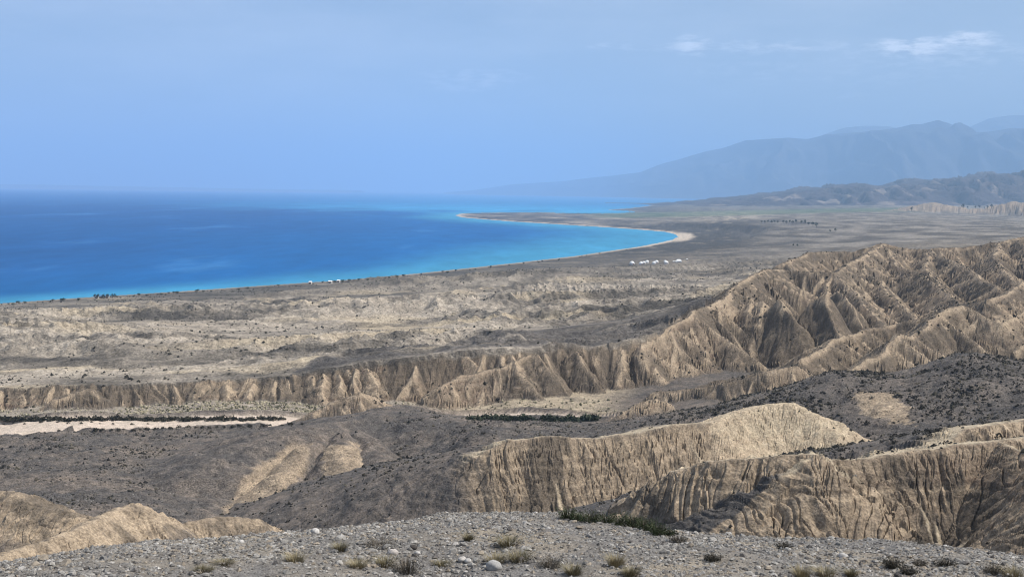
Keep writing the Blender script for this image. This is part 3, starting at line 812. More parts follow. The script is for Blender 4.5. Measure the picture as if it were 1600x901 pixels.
Lk.new(mp.outputs[0], nz.inputs['Vector'])
mr = N.new('ShaderNodeMapRange'); mr.inputs[1].default_value = .60; mr.inputs[2].default_value = .78; mr.inputs[3].default_value = 0; mr.inputs[4].default_value = .35
Lk.new(nz.outputs['Fac'], mr.inputs[0])
mr2 = N.new('ShaderNodeMapRange'); mr2.inputs[1].default_value = .3; mr2.inputs[2].default_value = .7; mr2.inputs[3].default_value = .88; mr2.inputs[4].default_value = 1.12
Lk.new(nz.outputs['Fac'], mr2.inputs[0])
sc = N.new('ShaderNodeVectorMath'); sc.operation = 'SCALE'
Lk.new(at.outputs['Color'], sc.inputs[0]); mp3 = N.new('ShaderNodeMapping'); mp3.inputs['Scale'].default_value = (.02, .006, 1); mp3.inputs['Rotation'].default_value = (0, 0, math.radians(14))
Lk.new(geo.outputs['Position'], mp3.inputs[0])
nz3 = N.new('ShaderNodeTexNoise'); nz3.inputs['Scale'].default_value = 1.0; nz3.inputs['Detail'].default_value = 7; nz3.inputs['Roughness'].default_value = .7
Lk.new(mp3.outputs[0], nz3.inputs['Vector'])
mr3 = N.new('ShaderNodeMapRange'); mr3.inputs[1].default_value = .3; mr3.inputs[2].default_value = .7; mr3.inputs[3].default_value = .86; mr3.inputs[4].default_value = 1.14
Lk.new(nz3.outputs['Fac'], mr3.inputs[0])
mm3 = N.new('ShaderNodeMath'); mm3.operation = 'MULTIPLY'
Lk.new(mr2.outputs[0], mm3.inputs[0]); Lk.new(mr3.outputs[0], mm3.inputs[1])
Lk.new(mm3.outputs[0], sc.inputs['Scale'])
mx = N.new('ShaderNodeMix'); mx.data_type = 'RGBA'
Lk.new(mr.outputs[0], mx.inputs['Factor']); Lk.new(sc.outputs[0], mx.inputs[6]); mx.inputs[7].default_value = (.12, .34, .60, 1)
nt.nodes.remove(b)
dif = N.new('ShaderNodeBsdfDiffuse'); gls = N.new('ShaderNodeBsdfGlossy'); gls.inputs['Roughness'].default_value = .35
Lk.new(mx.outputs[2], dif.inputs['Color'])
msh = N.new('ShaderNodeMixShader'); msh.inputs[0].default_value = .05
Lk.new(dif.outputs[0], msh.inputs[1]); Lk.new(gls.outputs[0], msh.inputs[2])
Lk.new(msh.outputs[0], N['Material Output'].inputs['Surface'])
link('lake', mesh_np('lake', np.stack([LX, LY, np.zeros_like(LX)], -1).reshape(-1, 3), lq, M_lake, True, wc.reshape(-1, 3)), kind='structure')

# ------------------------------------------------------------------ hills and far mountains
def range_mesh(name, sil, D, depth_f, depth_b, lam, seed, colr, cols=420, rows=90, base_z=0.0, patch=None, rough=1.0):
    """a mountain range: sil = skyline pixels, at distance D; falls to base over depth_f in front"""
    pxs = np.linspace(sil[0][0], sil[-1][0], cols)
    D = np.interp(pxs, D[0], D[1]) if isinstance(D, tuple) else np.full(cols, float(D))
    sk = np.interp(pxs, [p[0] for p in sil], [p[1] for p in sil])
    us = np.array([U_of(a, c) for a, c in zip(pxs, sk)])
    zs = np.array([P(a, c, e)[2] for a, c, e in zip(pxs, sk, D)])
    v = np.linspace(-1, 1, rows)
    V = np.zeros((rows, cols, 3), f32)
    vv, uu = np.meshgrid(v, us, indexing='ij')
    yy = np.where(vv < 0, D + vv * depth_f, D + vv * depth_b)
    xx = uu * D + (yy - D) * uu * .3
    k = np.clip(1 - np.abs(vv), 0, 1)
    h = (zs[None] - base_z) * k ** 1.15
    # spurs and ravines running down from the skyline
    n = fbm(xx / lam, yy / (lam * 2.6), 5, seed)
    rid = 1 - 2 * np.abs(fbm(xx / lam + .35 * n, yy / (lam * 3.0), 4, seed + 9))
    h = h + (zs[None] - base_z) * rough * (.30 * rid + .10 * n) * np.clip((1 - k) * 2.6, 0, 1) * np.clip(k * 3, 0, 1)
    V[..., 0] = xx; V[..., 1] = yy; V[..., 2] = base_z + h
    i = np.arange(rows * cols).reshape(rows, cols)
    q = np.stack([i[:-1, :-1], i[:-1, 1:], i[1:, 1:], i[1:, :-1]], -1).reshape(-1, 4)
    cc = np.broadcast_to(np.array(colr, f32), (rows, cols, 3)) * (1 + .3 * n)[..., None]
    if patch is not None:
        cc = mix(cc, np.array(patch, f32), sstep(.25, .5, fbm(xx / (lam * .7), yy / lam, 4, seed + 20)) * sstep(.9, .35, k) * .8)
    return mesh_np(name, V.reshape(-1, 3), q, M_far, True, cc.reshape(-1, 3))
M_far = soil_mat('mountain_soil', ((.004, .2), (.02, .25)), ((120, 18), (30, 5)))
link('hills', range_mesh('hills', [(960, 326), (1010, 322), (1060, 316), (1130, 310), (1200, 302), (1250, 297), (1300, 291), (1322, 288), (1345, 292), (1390, 291), (1430, 283), (1500, 279), (1550, 272), (1580, 274), (1610, 279), (1700, 272), (1900, 280), (2300, 300)],
     11500, 3000, 1800, 300, 121, (.07, .058, .06), base_z=4, patch=(.26, .21, .17), rows=150, rough=1.7), kind='structure')
link('mountains', range_mesh('mountains', [(700, 300), (740, 297), (800, 288), (850, 285), (880, 283), (920, 278), (960, 274), (1000, 269), (1030, 257), (1060, 249), (1100, 237), (1130, 231), (1165, 219), (1200, 217), (1230, 215), (1262, 217), (1290, 210), (1330, 207), (1370, 204), (1405, 199), (1425, 194), (1440, 194), (1465, 187), (1490, 195), (1515, 207), (1540, 206), (1580, 200), (1620, 201), (1750, 190), (2000, 215), (2400, 260)],
     ([700, 1000, 1250, 1600], [44000, 33000, 27000, 24000]), 5500, 4000, 1700, 131, (.062, .062, .068), rows=150, rough=1.1, cols=520, base_z=0), kind='structure')
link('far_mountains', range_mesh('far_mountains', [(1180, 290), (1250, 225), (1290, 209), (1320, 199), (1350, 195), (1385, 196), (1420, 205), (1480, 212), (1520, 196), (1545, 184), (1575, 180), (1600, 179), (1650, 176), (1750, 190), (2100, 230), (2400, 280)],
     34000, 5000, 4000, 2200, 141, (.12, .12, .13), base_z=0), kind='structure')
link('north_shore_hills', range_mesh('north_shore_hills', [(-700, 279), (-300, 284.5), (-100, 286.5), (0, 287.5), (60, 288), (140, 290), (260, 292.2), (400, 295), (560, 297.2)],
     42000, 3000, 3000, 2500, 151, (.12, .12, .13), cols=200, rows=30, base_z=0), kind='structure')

# ------------------------------------------------------------------ air
bx0, bx1, by0, by1, bz0, bz1 = -125000, 125000, -3000, 95000, -14, 2450
hv = [(x, y, z) for z in (bz0, bz1) for y in (by0, by1) for x in (bx0, bx1)]
hq = [(0, 2, 3, 1), (4, 5, 7, 6), (0, 1, 5, 4), (2, 6, 7, 3), (0, 4, 6, 2), (1, 3, 7, 5)]
M_haze = bpy.data.materials.new('haze'); M_haze.use_nodes = True
nt = M_haze.node_tree
for n in list(nt.nodes): nt.nodes.remove(n)
ho = nt.nodes.new('ShaderNodeOutputMaterial'); hp = nt.nodes.new('ShaderNodeVolumePrincipled')
hp.inputs['Color'].default_value = (.42, .645, .92, 1)
hp.inputs['Density'].default_value = 6.0e-5
hp.inputs['Anisotropy'].default_value = 0.0
nt.links.new(hp.outputs[0], ho.inputs['Volume'])
link('haze', mesh_np('haze', np.array(hv), np.array(hq), M_haze), kind='stuff')
print('setting', round(time.time() - T0, 1))
# ------------------------------------------------------------------ looking up the ground
def col_of(u):
    return int(np.clip(np.searchsorted(ucol, u), 1, NC - 1))
def ground_y(x, y):
    j = col_of(x / y)
    return float(np.interp(y, GY[:, j], Z[:, j]))
def hit(px, py, ymin=80.0, ymax=11000.0):
    """first point of the terrain on the ray through a pixel"""
    d = ray(px, py); j = col_of(d[0])
    yy, zz = GY[:, j], Z[:, j]
    k = np.where((yy > ymin) & (yy < ymax) & (zz >= CAM_Z + d[2] * yy))[0]
    if len(k):
        i = k[0]; y = yy[i]
        if i > 0:
            a = CAM_Z + d[2] * yy[i - 1] - zz[i - 1]; b_ = zz[i] - CAM_Z - d[2] * yy[i]
            y = yy[i - 1] + (yy[i] - yy[i - 1]) * a / max(a + b_, 1e-6)
    else:
        y = ymax
    return (d[0] * y, y, ground_y(d[0] * y, y))
def fg_hit(px, py):
    d = ray(px, py)
    ys = np.linspace(15, 52, 1500); xs = d[0] * ys
    zs = fg_height(xs, ys)
    k = np.where(zs >= CAM_Z + d[2] * ys)[0]
    i = k[0] if len(k) else int(np.argmin(CAM_Z + d[2] * ys - zs))
    return (xs[i], ys[i], float(zs[i]))
elev = (Z - CAM_Z) / GY
vis = elev >= np.maximum.accumulate(elev, axis=0) - 1e-4
inframe = (SCR_X > -10) & (SCR_X < 1610)

def plain_mat(name, col, rough=.9, var=.25, scale=8.0):
    m, nt, b = new_mat(name)
    N, Lk = nt.nodes, nt.links
    tc = N.new('ShaderNodeTexCoord'); n = N.new('ShaderNodeTexNoise'); n.inputs['Scale'].default_value = scale
    Lk.new(tc.outputs['Object'], n.inputs['Vector'])
    mr = N.new('ShaderNodeMapRange'); mr.inputs[1].default_value = .3; mr.inputs[2].default_value = .7; mr.inputs[3].default_value = 1 - var; mr.inputs[4].default_value = 1 + var
    Lk.new(n.outputs['Fac'], mr.inputs[0])
    sc = N.new('ShaderNodeVectorMath'); sc.operation = 'SCALE'; sc.inputs[0].default_value = col
    Lk.new(mr.outputs[0], sc.inputs['Scale']); Lk.new(sc.outputs[0], b.inputs['Base Color'])
    b.inputs['Roughness'].default_value = rough
    return m
def attr_mat(name, var=.3, scale=30.0):
    m, nt, b = new_mat(name)
    N, Lk = nt.nodes, nt.links
    at = N.new('ShaderNodeAttribute'); at.attribute_name = 'soil'
    geo = N.new('ShaderNodeNewGeometry'); n = N.new('ShaderNodeTexNoise'); n.inputs['Scale'].default_value = scale; n.inputs['Detail'].default_value = 4
    Lk.new(geo.outputs['Position'], n.inputs['Vector'])
    mr = N.new('ShaderNodeMapRange'); mr.inputs[1].default_value = .3; mr.inputs[2].default_value = .7; mr.inputs[3].default_value = 1 - var; mr.inputs[4].default_value = 1 + var
    Lk.new(n.outputs['Fac'], mr.inputs[0])
    sc = N.new('ShaderNodeVectorMath'); sc.operation = 'SCALE'
    Lk.new(at.outputs['Color'], sc.inputs[0]); Lk.new(mr.outputs[0], sc.inputs['Scale']); Lk.new(sc.outputs[0], b.inputs['Base Color'])
    return m
M_stone = attr_mat('stone', .28, 22.0)
M_shrub = attr_mat('shrub_leaf', .35, 3.0)

# ------------------------------------------------------------------ small shapes
def octa(sub=0):
    V = [(1, 0, 0), (-1, 0, 0), (0, 1, 0), (0, -1, 0), (0, 0, 1), (0, 0, -1)]
    Fc = [(0, 2, 4), (2, 1, 4), (1, 3, 4), (3, 0, 4), (2, 0, 5), (1, 2, 5), (3, 1, 5), (0, 3, 5)]
    V = [np.array(v, float) for v in V]
    for _ in range(sub):
        cache, nf = {}, []
        def mid(a, b):
            k = (min(a, b), max(a, b))
            if k not in cache:
                m = V[a] + V[b]; V.append(m / np.linalg.norm(m)); cache[k] = len(V) - 1
            return cache[k]
        for a, b, c in Fc:
            x, y, z = mid(a, b), mid(b, c), mid(c, a)
            nf += [(a, x, z), (x, b, y), (z, y, c), (x, y, z)]
        Fc = nf
    return np.array(V), np.array(Fc)
O0, O1, O2 = octa(0), octa(1), octa(2)
def merge_copies(name, tmpl, pos, size, flat, mat, cols, jit=.25, lift=.2, smooth=False):
    """many small lumps as one mesh: each turned, squashed and jittered by itself"""
    V, Fc = tmpl
    n = len(pos)
    A = np.broadcast_to(V, (n,) + V.shape) * (1 + jit * rng.normal(size=(n, len(V), 1)).clip(-1.6, 1.6))
    A = A * np.stack([size * rng.uniform(.75, 1.3, n), size * rng.uniform(.75, 1.3, n), size * flat * rng.uniform(.7, 1.3, n)], 1)[:, None]
    th = rng.uniform(0, 6.283, n); tl = rng.normal(0, .22, n)
    c, s_ = np.cos(th)[:, None], np.sin(th)[:, None]; ct, st = np.cos(tl)[:, None], np.sin(tl)[:, None]
    x, y, z = A[..., 0], A[..., 1], A[..., 2]
    x, z = x * ct - z * st, x * st + z * ct
    x, y = x * c - y * s_, x * s_ + y * c
    W = np.stack([x + pos[:, :1], y + pos[:, 1:2], z + pos[:, 2:3] + (size * flat * lift)[:, None]], -1).reshape(-1, 3)
    Fq = (Fc[None] + (np.arange(n) * len(V))[:, None, None]).reshape(-1, 3)
    cc = np.repeat(cols, len(V), axis=0)
    return mesh_np(name, W, Fq, mat, smooth, cc)
def lump(name, tmpl, scale, mat, col, jit, seed, smooth=True, dent=.25):
    r = np.random.default_rng(seed)
    V, Fc = tmpl
    A = V * (1 + jit * r.normal(size=(len(V), 1)).clip(-1.5, 1.5))
    for _ in range(3):                                    # broken-off faces
        d = r.normal(size=3); d /= np.linalg.norm(d)
        h = A @ d; k = h > 1 - dent * r.uniform(.5, 1.6)
        A[k] -= np.outer(h[k] - (1 - dent), d)
    A = A * np.array(scale)
    return mesh_np(name, A, Fc, mat, smooth, np.tile(np.array(col), (len(A), 1)))

# ------------------------------------------------------------------ stones of the foreground ridge
STONE_COLS = np.array([(.245, .232, .21), (.19, .18, .165), (.30, .283, .255), (.13, .12, .11), (.27, .23, .18), (.38, .36, .33), (.09, .082, .075)])
STONE_P = np.array([.28, .22, .17, .12, .13, .05, .03])
def scatter_fg(n, y0=14.5, y1=42):
    y = np.sqrt(rng.uniform(y0 ** 2, y1 ** 2, n)); u = rng.uniform(U_of(-120), U_of(1720), n)
    return u * y, y
dn = lambda x, y: fbm(x / 2.6, y / 2.6, 3, 201)
px_, py_ = scatter_fg(95000)
keep = rng.uniform(size=len(px_)) < np.clip(.72 + .6 * dn(px_, py_), .12, 1)
px_, py_ = px_[keep], py_[keep]
pos = np.stack([px_, py_, fg_height(px_, py_)], 1)
sz = np.clip(rng.lognormal(math.log(.027), .42, len(px_)), .012, .075)
cols = STONE_COLS[rng.choice(7, len(px_), p=STONE_P)] * rng.uniform(.8, 1.2, (len(px_), 1))
link('gravel', merge_copies('gravel', O0, pos, sz, .62, M_stone, cols, .22, .3), parent=ridge, kind='stuff')
px_, py_ = scatter_fg(22000)
keep = rng.uniform(size=len(px_)) < np.clip(.55 + .9 * dn(px_, py_), .05, 1)
px_, py_ = px_[keep], py_[keep]
pos = np.stack([px_, py_, fg_height(px_, py_)], 1)
sz = np.clip(rng.lognormal(math.log(.041), .34, len(px_)), .026, .09)
cols = STONE_COLS[rng.choice(7, len(px_), p=STONE_P)] * rng.uniform(.8, 1.2, (len(px_), 1))
app = sz / py_
order = np.argsort(-app)
infr = np.abs(px_ / py_ + 0.0) < .405
big = [i for i in order if infr[i]][:290]
rest = np.setdiff1d(np.arange(len(px_)), big)
sm = rest[sz[rest] < .048]; lg = rest[sz[rest] >= .048]
link('cobbles', merge_copies('cobbles', O1, pos[lg], sz[lg], .6, M_stone, cols[lg], .13, .3), parent=ridge, kind='stuff')
link('pebbles', merge_copies('pebbles', O0, pos[sm], sz[sm] * 1.15, .62, M_stone, cols[sm], .2, .3), parent=ridge, kind='stuff')
stone_me = [lump('stone', O2, (1, rng.uniform(.7, .95), rng.uniform(.5, .75)), M_stone, STONE_COLS[k % 7], .10, 500 + k, False, .4) for k in range(21)]
for i in big:
    o = link('stone', stone_me[int(rng.integers(21))], parent=ridge, loc=(pos[i, 0], pos[i, 1], pos[i, 2] + sz[i] * .18))
    o.scale = (sz[i] * 1.15,) * 3
    o.rotation_euler = (rng.normal(0, .2), rng.normal(0, .2), rng.uniform(0, 6.28))
for k, (px, py, wpx, c, lab) in enumerate((
    (771, 889, 25, (.34, .33, .31), 'pale rounded boulder near the bottom edge, largest on the gravel ridge'),
    (492, 833, 15, (.46, .44, .41), 'whitish boulder on the crest of the gravel ridge, left of centre'),
    (614, 866, 17, (.44, .40, .36), 'flat cream stone lying behind the big grey dry shrub'),
    (646, 857, 12, (.07, .062, .056), 'dark brown upright stone beside pale stones on gravel ridge'),
    (652, 866, 10, (.45, .43, .40), 'small white stone just in front of the dark upright stone'),
    (722, 876, 13, (.45, .42, .38), 'pair of pale cobbles side by side, the left one'),
    (731, 878, 12, (.43, .41, .38), 'pair of pale cobbles side by side, the right one'),
    (1318, 871, 15, (.44, .42, .39), 'bright pale boulder on the right half of the gravel ridge'))):
    x, y, z = fg_hit(px, py)
    r = wpx / 2 * y / F_PX
    o = link('boulder', lump('boulder', O2, (r * 1.1, r, r * .78), M_stone, c, .045, 600 + k, True, .22), label=lab, cat='boulder', group='larger stones on the gravel ridge', loc=(x, y, z + r * .35))
    o.rotation_euler = (0, 0, k * 1.3)

# ------------------------------------------------------------------ plants of the foreground
def blades(name, n, h, r, width, mat_, col, col2, lean=.5, seed=0, leaves=0):
    rr = np.random.default_rng(seed)
    V, Fc, Cc = [], [], []
    for _ in range(n):
        a = rr.uniform(0, 6.283); b0 = r * .45 * math.sqrt(rr.uniform()); L = h * rr.uniform(.5, 1.0); ln = lean * rr.uniform(.1, 1) * L
        ca, sa = math.cos(a), math.sin(a)
        base = np.array((ca * b0, sa * b0, -.03))
        tip = base + np.array((ca * ln, sa * ln, L)); midp = base + np.array((ca * ln * .35, sa * ln * .35, L * .58))
        w = np.array((-sa, ca, 0)) * width * .5
        k = len(V); c = np.array(col) + (np.array(col2) - np.array(col)) * rr.uniform()
        V += [base - w, base + w, midp + w * .8, midp - w * .8, tip]
        Fc += [(k, k + 1, k + 2), (k, k + 2, k + 3), (k + 3, k + 2, k + 4)]
        Cc += [c] * 5
        for _l in range(leaves):
            t = rr.uniform(.25, 1); p = base + (tip - base) * t + rr.normal(0, .012, 3)
            d = rr.normal(size=3); d /= np.linalg.norm(d); e = np.cross(d, rr.normal(size=3)); e /= np.linalg.norm(e) + 1e-6
            l = width * rr.uniform(2.2, 4.5); k = len(V)
            V += [p, p + d * l * .5 + e * l * .3, p + d * l, p + d * l * .5 - e * l * .3]
            Fc += [(k, k + 1, k + 2), (k, k + 2, k + 3)]; c2 = c * rr.uniform(.7, 1.25); Cc += [c2] * 4
    return mesh_np(name, np.array(V), np.array(Fc), mat_, False, np.array(Cc))
STRAW, STRAW2 = (.20, .165, .095), (.31, .265, .165)
OLIVE, OLIVE2 = (.12, .105, .06), (.21, .18, .11)
GREYB, GREYB2 = (.12, .105, .085), (.20, .18, .15)
GREEN, GREEN2 = (.040, .055, .026), (.075, .090, .045)
DARKB, DARKB2 = (.045, .042, .034), (.085, .078, .062)
PLANTS = [
 # px, base py, width, height, kind, label
 (461, 879, 46, 40, 'straw', 'straw coloured grass tuft on gravel, leftmost large tuft'),
 (558, 886, 44, 32, 'straw', 'dull yellow grass tuft left of the grey dry shrub'),
 (602, 884, 52, 40, 'olive', 'olive brown grass tuft directly behind the grey dry shrub'),
 (775, 880, 48, 40, 'straw', 'yellowish rounded grass tuft above the big pale boulder'),
 (896, 897, 44, 40, 'olive', 'olive tuft at the bottom edge, right of the big pale boulder'),
 (962, 884, 42, 48, 'straw', 'tall ochre tuft with upright stalks at bottom centre right'),
 (985, 899, 40, 36, 'olive', 'brown tuft at the bottom edge beside the tall ochre tuft'),
 (1252, 900, 46, 40, 'straw', 'left one of two yellow green tufts at the bottom edge'),
 (1289, 900, 52, 38, 'straw', 'right one of two yellow green tufts at the bottom edge'),
 (1330, 899, 30, 28, 'olive', 'small olive tuft right of the two yellow green tufts'),
 (1583, 900, 52, 36, 'straw', 'yellowish tuft in the bottom right corner'),
 (531, 860, 36, 34, 'olive', 'dark olive tuft below the ridge crest, left of the low grey shrub'),
 (592, 853, 66, 24, 'grey', 'low wide grey brown shrub below the ridge crest'),
 (637, 895, 74, 56, 'grey', 'big grey dry shrub at the bottom edge, left of centre'),
 (732, 845, 24, 30, 'olive', 'small green stalky plant near the middle of the ridge'),
 (795, 850, 60, 34, 'olive', 'loose olive tuft behind the yellowish rounded tuft'),
 (812, 876, 60, 42, 'olive', 'sprawling olive tuft right of the yellowish rounded tuft'),
 (690, 884, 36, 26, 'olive', 'brownish tuft between the grey dry shrub and the pale cobbles'),
 (860, 885, 52, 34, 'grey', 'greyish stalky shrub below the sprawling olive tuft'),
 (1113, 875, 34, 24, 'dark', 'small dark shrub on gravel below the green shrub row'),
 (1060, 846, 34, 22, 'grey', 'grey shrub on the crest, last after the green shrub row'),
 (1225, 856, 34, 20, 'dark', 'faint dark shrub left of the two black shrubs'),
 (1394, 886, 40, 36, 'dark', 'black spiky shrub on the right slope, taller one'),
 (1420, 896, 34, 26, 'dark', 'black low shrub leaning below the taller spiky one'),
 (1478, 884, 42, 26, 'dark', 'black low shrub right of the taller spiky one'),
 (1437, 882, 26, 18, 'grey', 'small grey shrub between the two black shrubs'),
 (1552, 896, 44, 34, 'grey', 'grey brown shrub near the bottom right corner'),
 (1434, 850, 26, 14, 'grey', 'tiny reddish grey shrub on the crest at right'),
 (350, 880, 40, 20, 'olive', 'small olive tuft alone on the left gravel slope'),
 (318, 892, 40, 24, 'olive', 'brownish olive tuft at the bottom edge on the left'),
]
GREENROW = [(886, 811, 36, 26), (904, 813, 30, 18), (924, 815, 44, 22), (946, 816, 40, 20), (966, 820, 40, 20), (988, 824, 42, 30), (1008, 828, 38, 26), (1026, 834, 36, 26), (1044, 836, 30, 16)]
ordw = ['first', 'second', 'third', 'fourth', 'fifth', 'sixth', 'seventh', 'eighth', 'last']
for k, (px, py, w_, h_) in enumerate(GREENROW):
    PLANTS.append((px, py, w_, h_, 'green', 'dark green shrub on the ridge crest, %s from the left of its row' % ordw[k]))
PCOL = dict(straw=(STRAW, STRAW2), olive=(OLIVE, OLIVE2), grey=(GREYB, GREYB2), green=(GREEN, GREEN2), dark=(DARKB, DARKB2))
for k, (px, py, wpx, hpx, kd, lab) in enumerate(PLANTS):
    x, y, z = fg_hit(px, py)
    m = y / F_PX
    w_, h_ = wpx * m * (1.0 if kd == 'green' else .8), hpx * m * (1.0 if kd == 'green' else .62)
    grass = kd in ('straw', 'olive')
    nm, cat = ('grass_tuft', 'grass tuft') if grass else ('shrub', 'shrub')
    t = link(nm, None, label=lab, cat=cat, group={'green': 'green shrubs along the ridge crest'}.get(kd, 'grass tufts and shrubs on the gravel ridge'), loc=(x, y, z))
    c1, c2 = PCOL[kd]
    if grass:
        link('blades', blades('blades', 300, h_ * .8, w_ * .75, .008, M_shrub, c1, c2, 1.0 * w_ / max(h_, .1), 700 + k), parent=t)
        link('dry_stalks', blades('dry_stalks', 40, h_ * 1.0, w_ * .6, .006, M_shrub, STRAW2, (.42, .37, .25), .9, 740 + k), parent=t)
    else:
        lean = {'green': .7, 'dark': .95}.get(kd, .95) * max(.6, w_ / h_ * .7)
        link('branches', blades('branches', 60, h_ * .95, w_ * .45, .008, M_shrub, (.09, .075, .055), (.16, .13, .10), lean, 780 + k), parent=t)
        link('foliage', blades('foliage', 150, h_ * .92, w_ * .75, .009, M_shrub, c1, c2, lean, 820 + k, 3), parent=t)

# ------------------------------------------------------------------ shrubs on the slopes
def cell_scatter(density, n, r0=0, r1=NR - 1):
    ax = GX[1:, :-1] - GX[:-1, :-1]; ay = GY[1:, :-1] - GY[:-1, :-1]
    area = np.abs(ay * (GX[:-1, 1:] - GX[:-1, :-1]))
    p = (area * density[:-1, :-1]).ravel(); p = p / p.sum()
    pick = rng.choice(len(p), n, p=p)
    i, j = pick // (NC - 1), pick % (NC - 1)
    a, b_ = rng.uniform(size=n), rng.uniform(size=n)
    def bl(A): return (A[i, j] * (1 - a) + A[i + 1, j] * a) * (1 - b_) + (A[i, j + 1] * (1 - a) + A[i + 1, j + 1] * a) * b_
    return np.stack([bl(GX), bl(GY), bl(Z)], 1), i, j
in_any_patch = np.zeros_like(Z)
for (cx, cyy, rx, ry) in PATCHES:
    in_any_patch = np.maximum(in_any_patch, (((X32 - cx) / rx) ** 2 + ((Y32 - cyy) / ry) ** 2) < .8)
wide_ok = (np.abs(info['u']) < .6)
hillm = ((Y32 > 75) & (Y32 < 432) & (slope < .75) & wide_ok).astype(f32)
hillm *= np.where(kind == 0, 1, np.where((kind == 2) & (front < 0) & (near > 5), .9, .10)) * (1 - .95 * in_any_patch) * (river < .2)
hillm *= np.clip(.45 + 1.3 * fbm(X32 / 16, Y32 / 16, 4, 211), .05, 2.0)
rightw = sstep(980, 1150, SCR_X)
hillm *= (.55 + .9 * rightw)
sp, si, sj = cell_scatter(hillm, 38000)
ssz = np.clip(rng.lognormal(math.log(.18), .5, len(sp)), .07, .66) * (1 + .25 * rightw[si, sj])
tone = np.where(rng.uniform(size=(len(sp), 1)) < .3, np.array([[.085, .075, .055]]), np.array([[.038, .036, .031]])) * rng.uniform(.7, 1.35, (len(sp), 1))
sapp = ssz / sp[:, 1] * vis[si, sj] * inframe[si, sj]
top = np.argsort(-sapp)[:280]
rest = np.setdiff1d(np.arange(len(sp)), top)
link('hillside_scrub', merge_copies('hillside_scrub', O0, sp[rest], ssz[rest], .75, M_shrub, tone[rest], .35, .45), kind='stuff')
def bush_mesh(name, r, h, n, col, col2, seed):
    """a low bush: short twigs and many small leaf faces through a dome"""
    rr = np.random.default_rng(seed); V, Fc, Cc = [], [], []
    for _ in range(n):
        d = rr.normal(size=3); d /= np.linalg.norm(d); d[2] = abs(d[2])
        p = d * np.array((r, r, h)) * rr.uniform(.35, 1.0) ** .6 * (1 + .18 * math.sin(3 * math.atan2(d[1], d[0]) + seed))
        e1 = rr.normal(size=3); e1 /= np.linalg.norm(e1); e2 = np.cross(e1, rr.normal(size=3)); e2 /= np.linalg.norm(e2) + 1e-6
        l = r * rr.uniform(.16, .34); k = len(V)
        V += [p - e1 * l, p + e2 * l * .6, p + e1 * l, p - e2 * l * .6]; Fc += [(k, k + 1, k + 2), (k, k + 2, k + 3)]
        c = np.array(col) + (np.array(col2) - np.array(col)) * rr.uniform(); Cc += [c] * 4
    return mesh_np(name, np.array(V), np.array(Fc), M_shrub, False, np.array(Cc))
bush_me = [bush_mesh('low_shrub', 1, .95, 46, (.034, .032, .027), (.075, .068, .052), 900 + k) for k in range(8)]
for i in top:
    sxp = SCR_X[si[i], sj[i]]
    if sxp > 1110: lab, g = 'small dark rounded shrub on the grey gravel slopes right of the pale dome', 'shrubs on the right hill'
    elif sxp < 700: lab, g = 'small dark rounded shrub on the dark gravel slope left of the pale cliff', 'shrubs on the left slope'
    else: lab, g = 'small dark rounded shrub around the pale cliff in the middle', 'shrubs by the pale cliff'
    o = link('low_shrub', bush_me[int(rng.integers(8))], label=lab, cat='shrub', group=g, loc=sp[i])
    o.scale = (ssz[i] * 1.1, ssz[i] * 1.1, ssz[i]); o.rotation_euler = (0, 0, rng.uniform(0, 6.28))
hs, hi, hj = cell_scatter(hillm + .25 * (hillm > 0), 11000)
hcol = np.array([[.26, .245, .22]]) * rng.uniform(.55, 1.3, (len(hs), 1))
link('hillside_stones', merge_copies('hillside_stones', O0, hs, np.clip(rng.lognormal(math.log(.12), .4, len(hs)), .05, .3), .6, M_stone, hcol, .25, .3), kind='stuff')
# scrub dots on the plain and in the badlands
pm = ((Y32 > 470) & (Y32 < 1500) & (behind > .5) & (sd > 25) & wide_ok).astype(f32) * np.clip(.35 + 1.1 * fbm(X32 / 90, Y32 / 45, 3, 221), .03, 1.6) * (1 - .75 * dark_t)
pp, pi, pj = cell_scatter(pm, 26000)
psz = np.clip(rng.lognormal(math.log(.38), .42, len(pp)), .15, 1.0)
tn = np.array([[.05, .046, .036]]) * rng.uniform(.6, 1.7, (len(pp), 1))
link('plain_scrub', merge_copies('plain_scrub', O0, pp, psz, .7, M_shrub, tn, .3, .4), kind='stuff')
bm_ = ((isb > .5) & (slope < 1.0) & wide_ok & (Y32 < 1000)).astype(f32) * np.clip(.3 + fbm(X32 / 30, Y32 / 30, 3, 223), .03, 1.4)
pp, pi, pj = cell_scatter(bm_, 7000)
psz = np.clip(rng.lognormal(math.log(.36), .4, len(pp)), .15, .9)
tn = np.array([[.05, .045, .034]]) * rng.uniform(.6, 1.6, (len(pp), 1))
link('badland_scrub', merge_copies('badland_scrub', O0, pp, psz, .75, M_shrub, tn, .3, .4), kind='stuff')
tm = ((terrace > .4) & (Y32 < 475)).astype(f32) * (.25 + 1.0 * (SCR_X > 190) * (SCR_X < 520))
pp, pi, pj = cell_scatter(tm, 2600)
tn = np.where(rng.uniform(size=(len(pp), 1)) < .62, np.array([[.38, .335, .23]]), np.array([[.10, .095, .06]])) * rng.uniform(.7, 1.2, (len(pp), 1))
link('tufted_grass', merge_copies('tufted_grass', O0, pp, rng.uniform(.25, .6, len(pp)), .8, M_shrub, tn, .3, .4), kind='stuff')

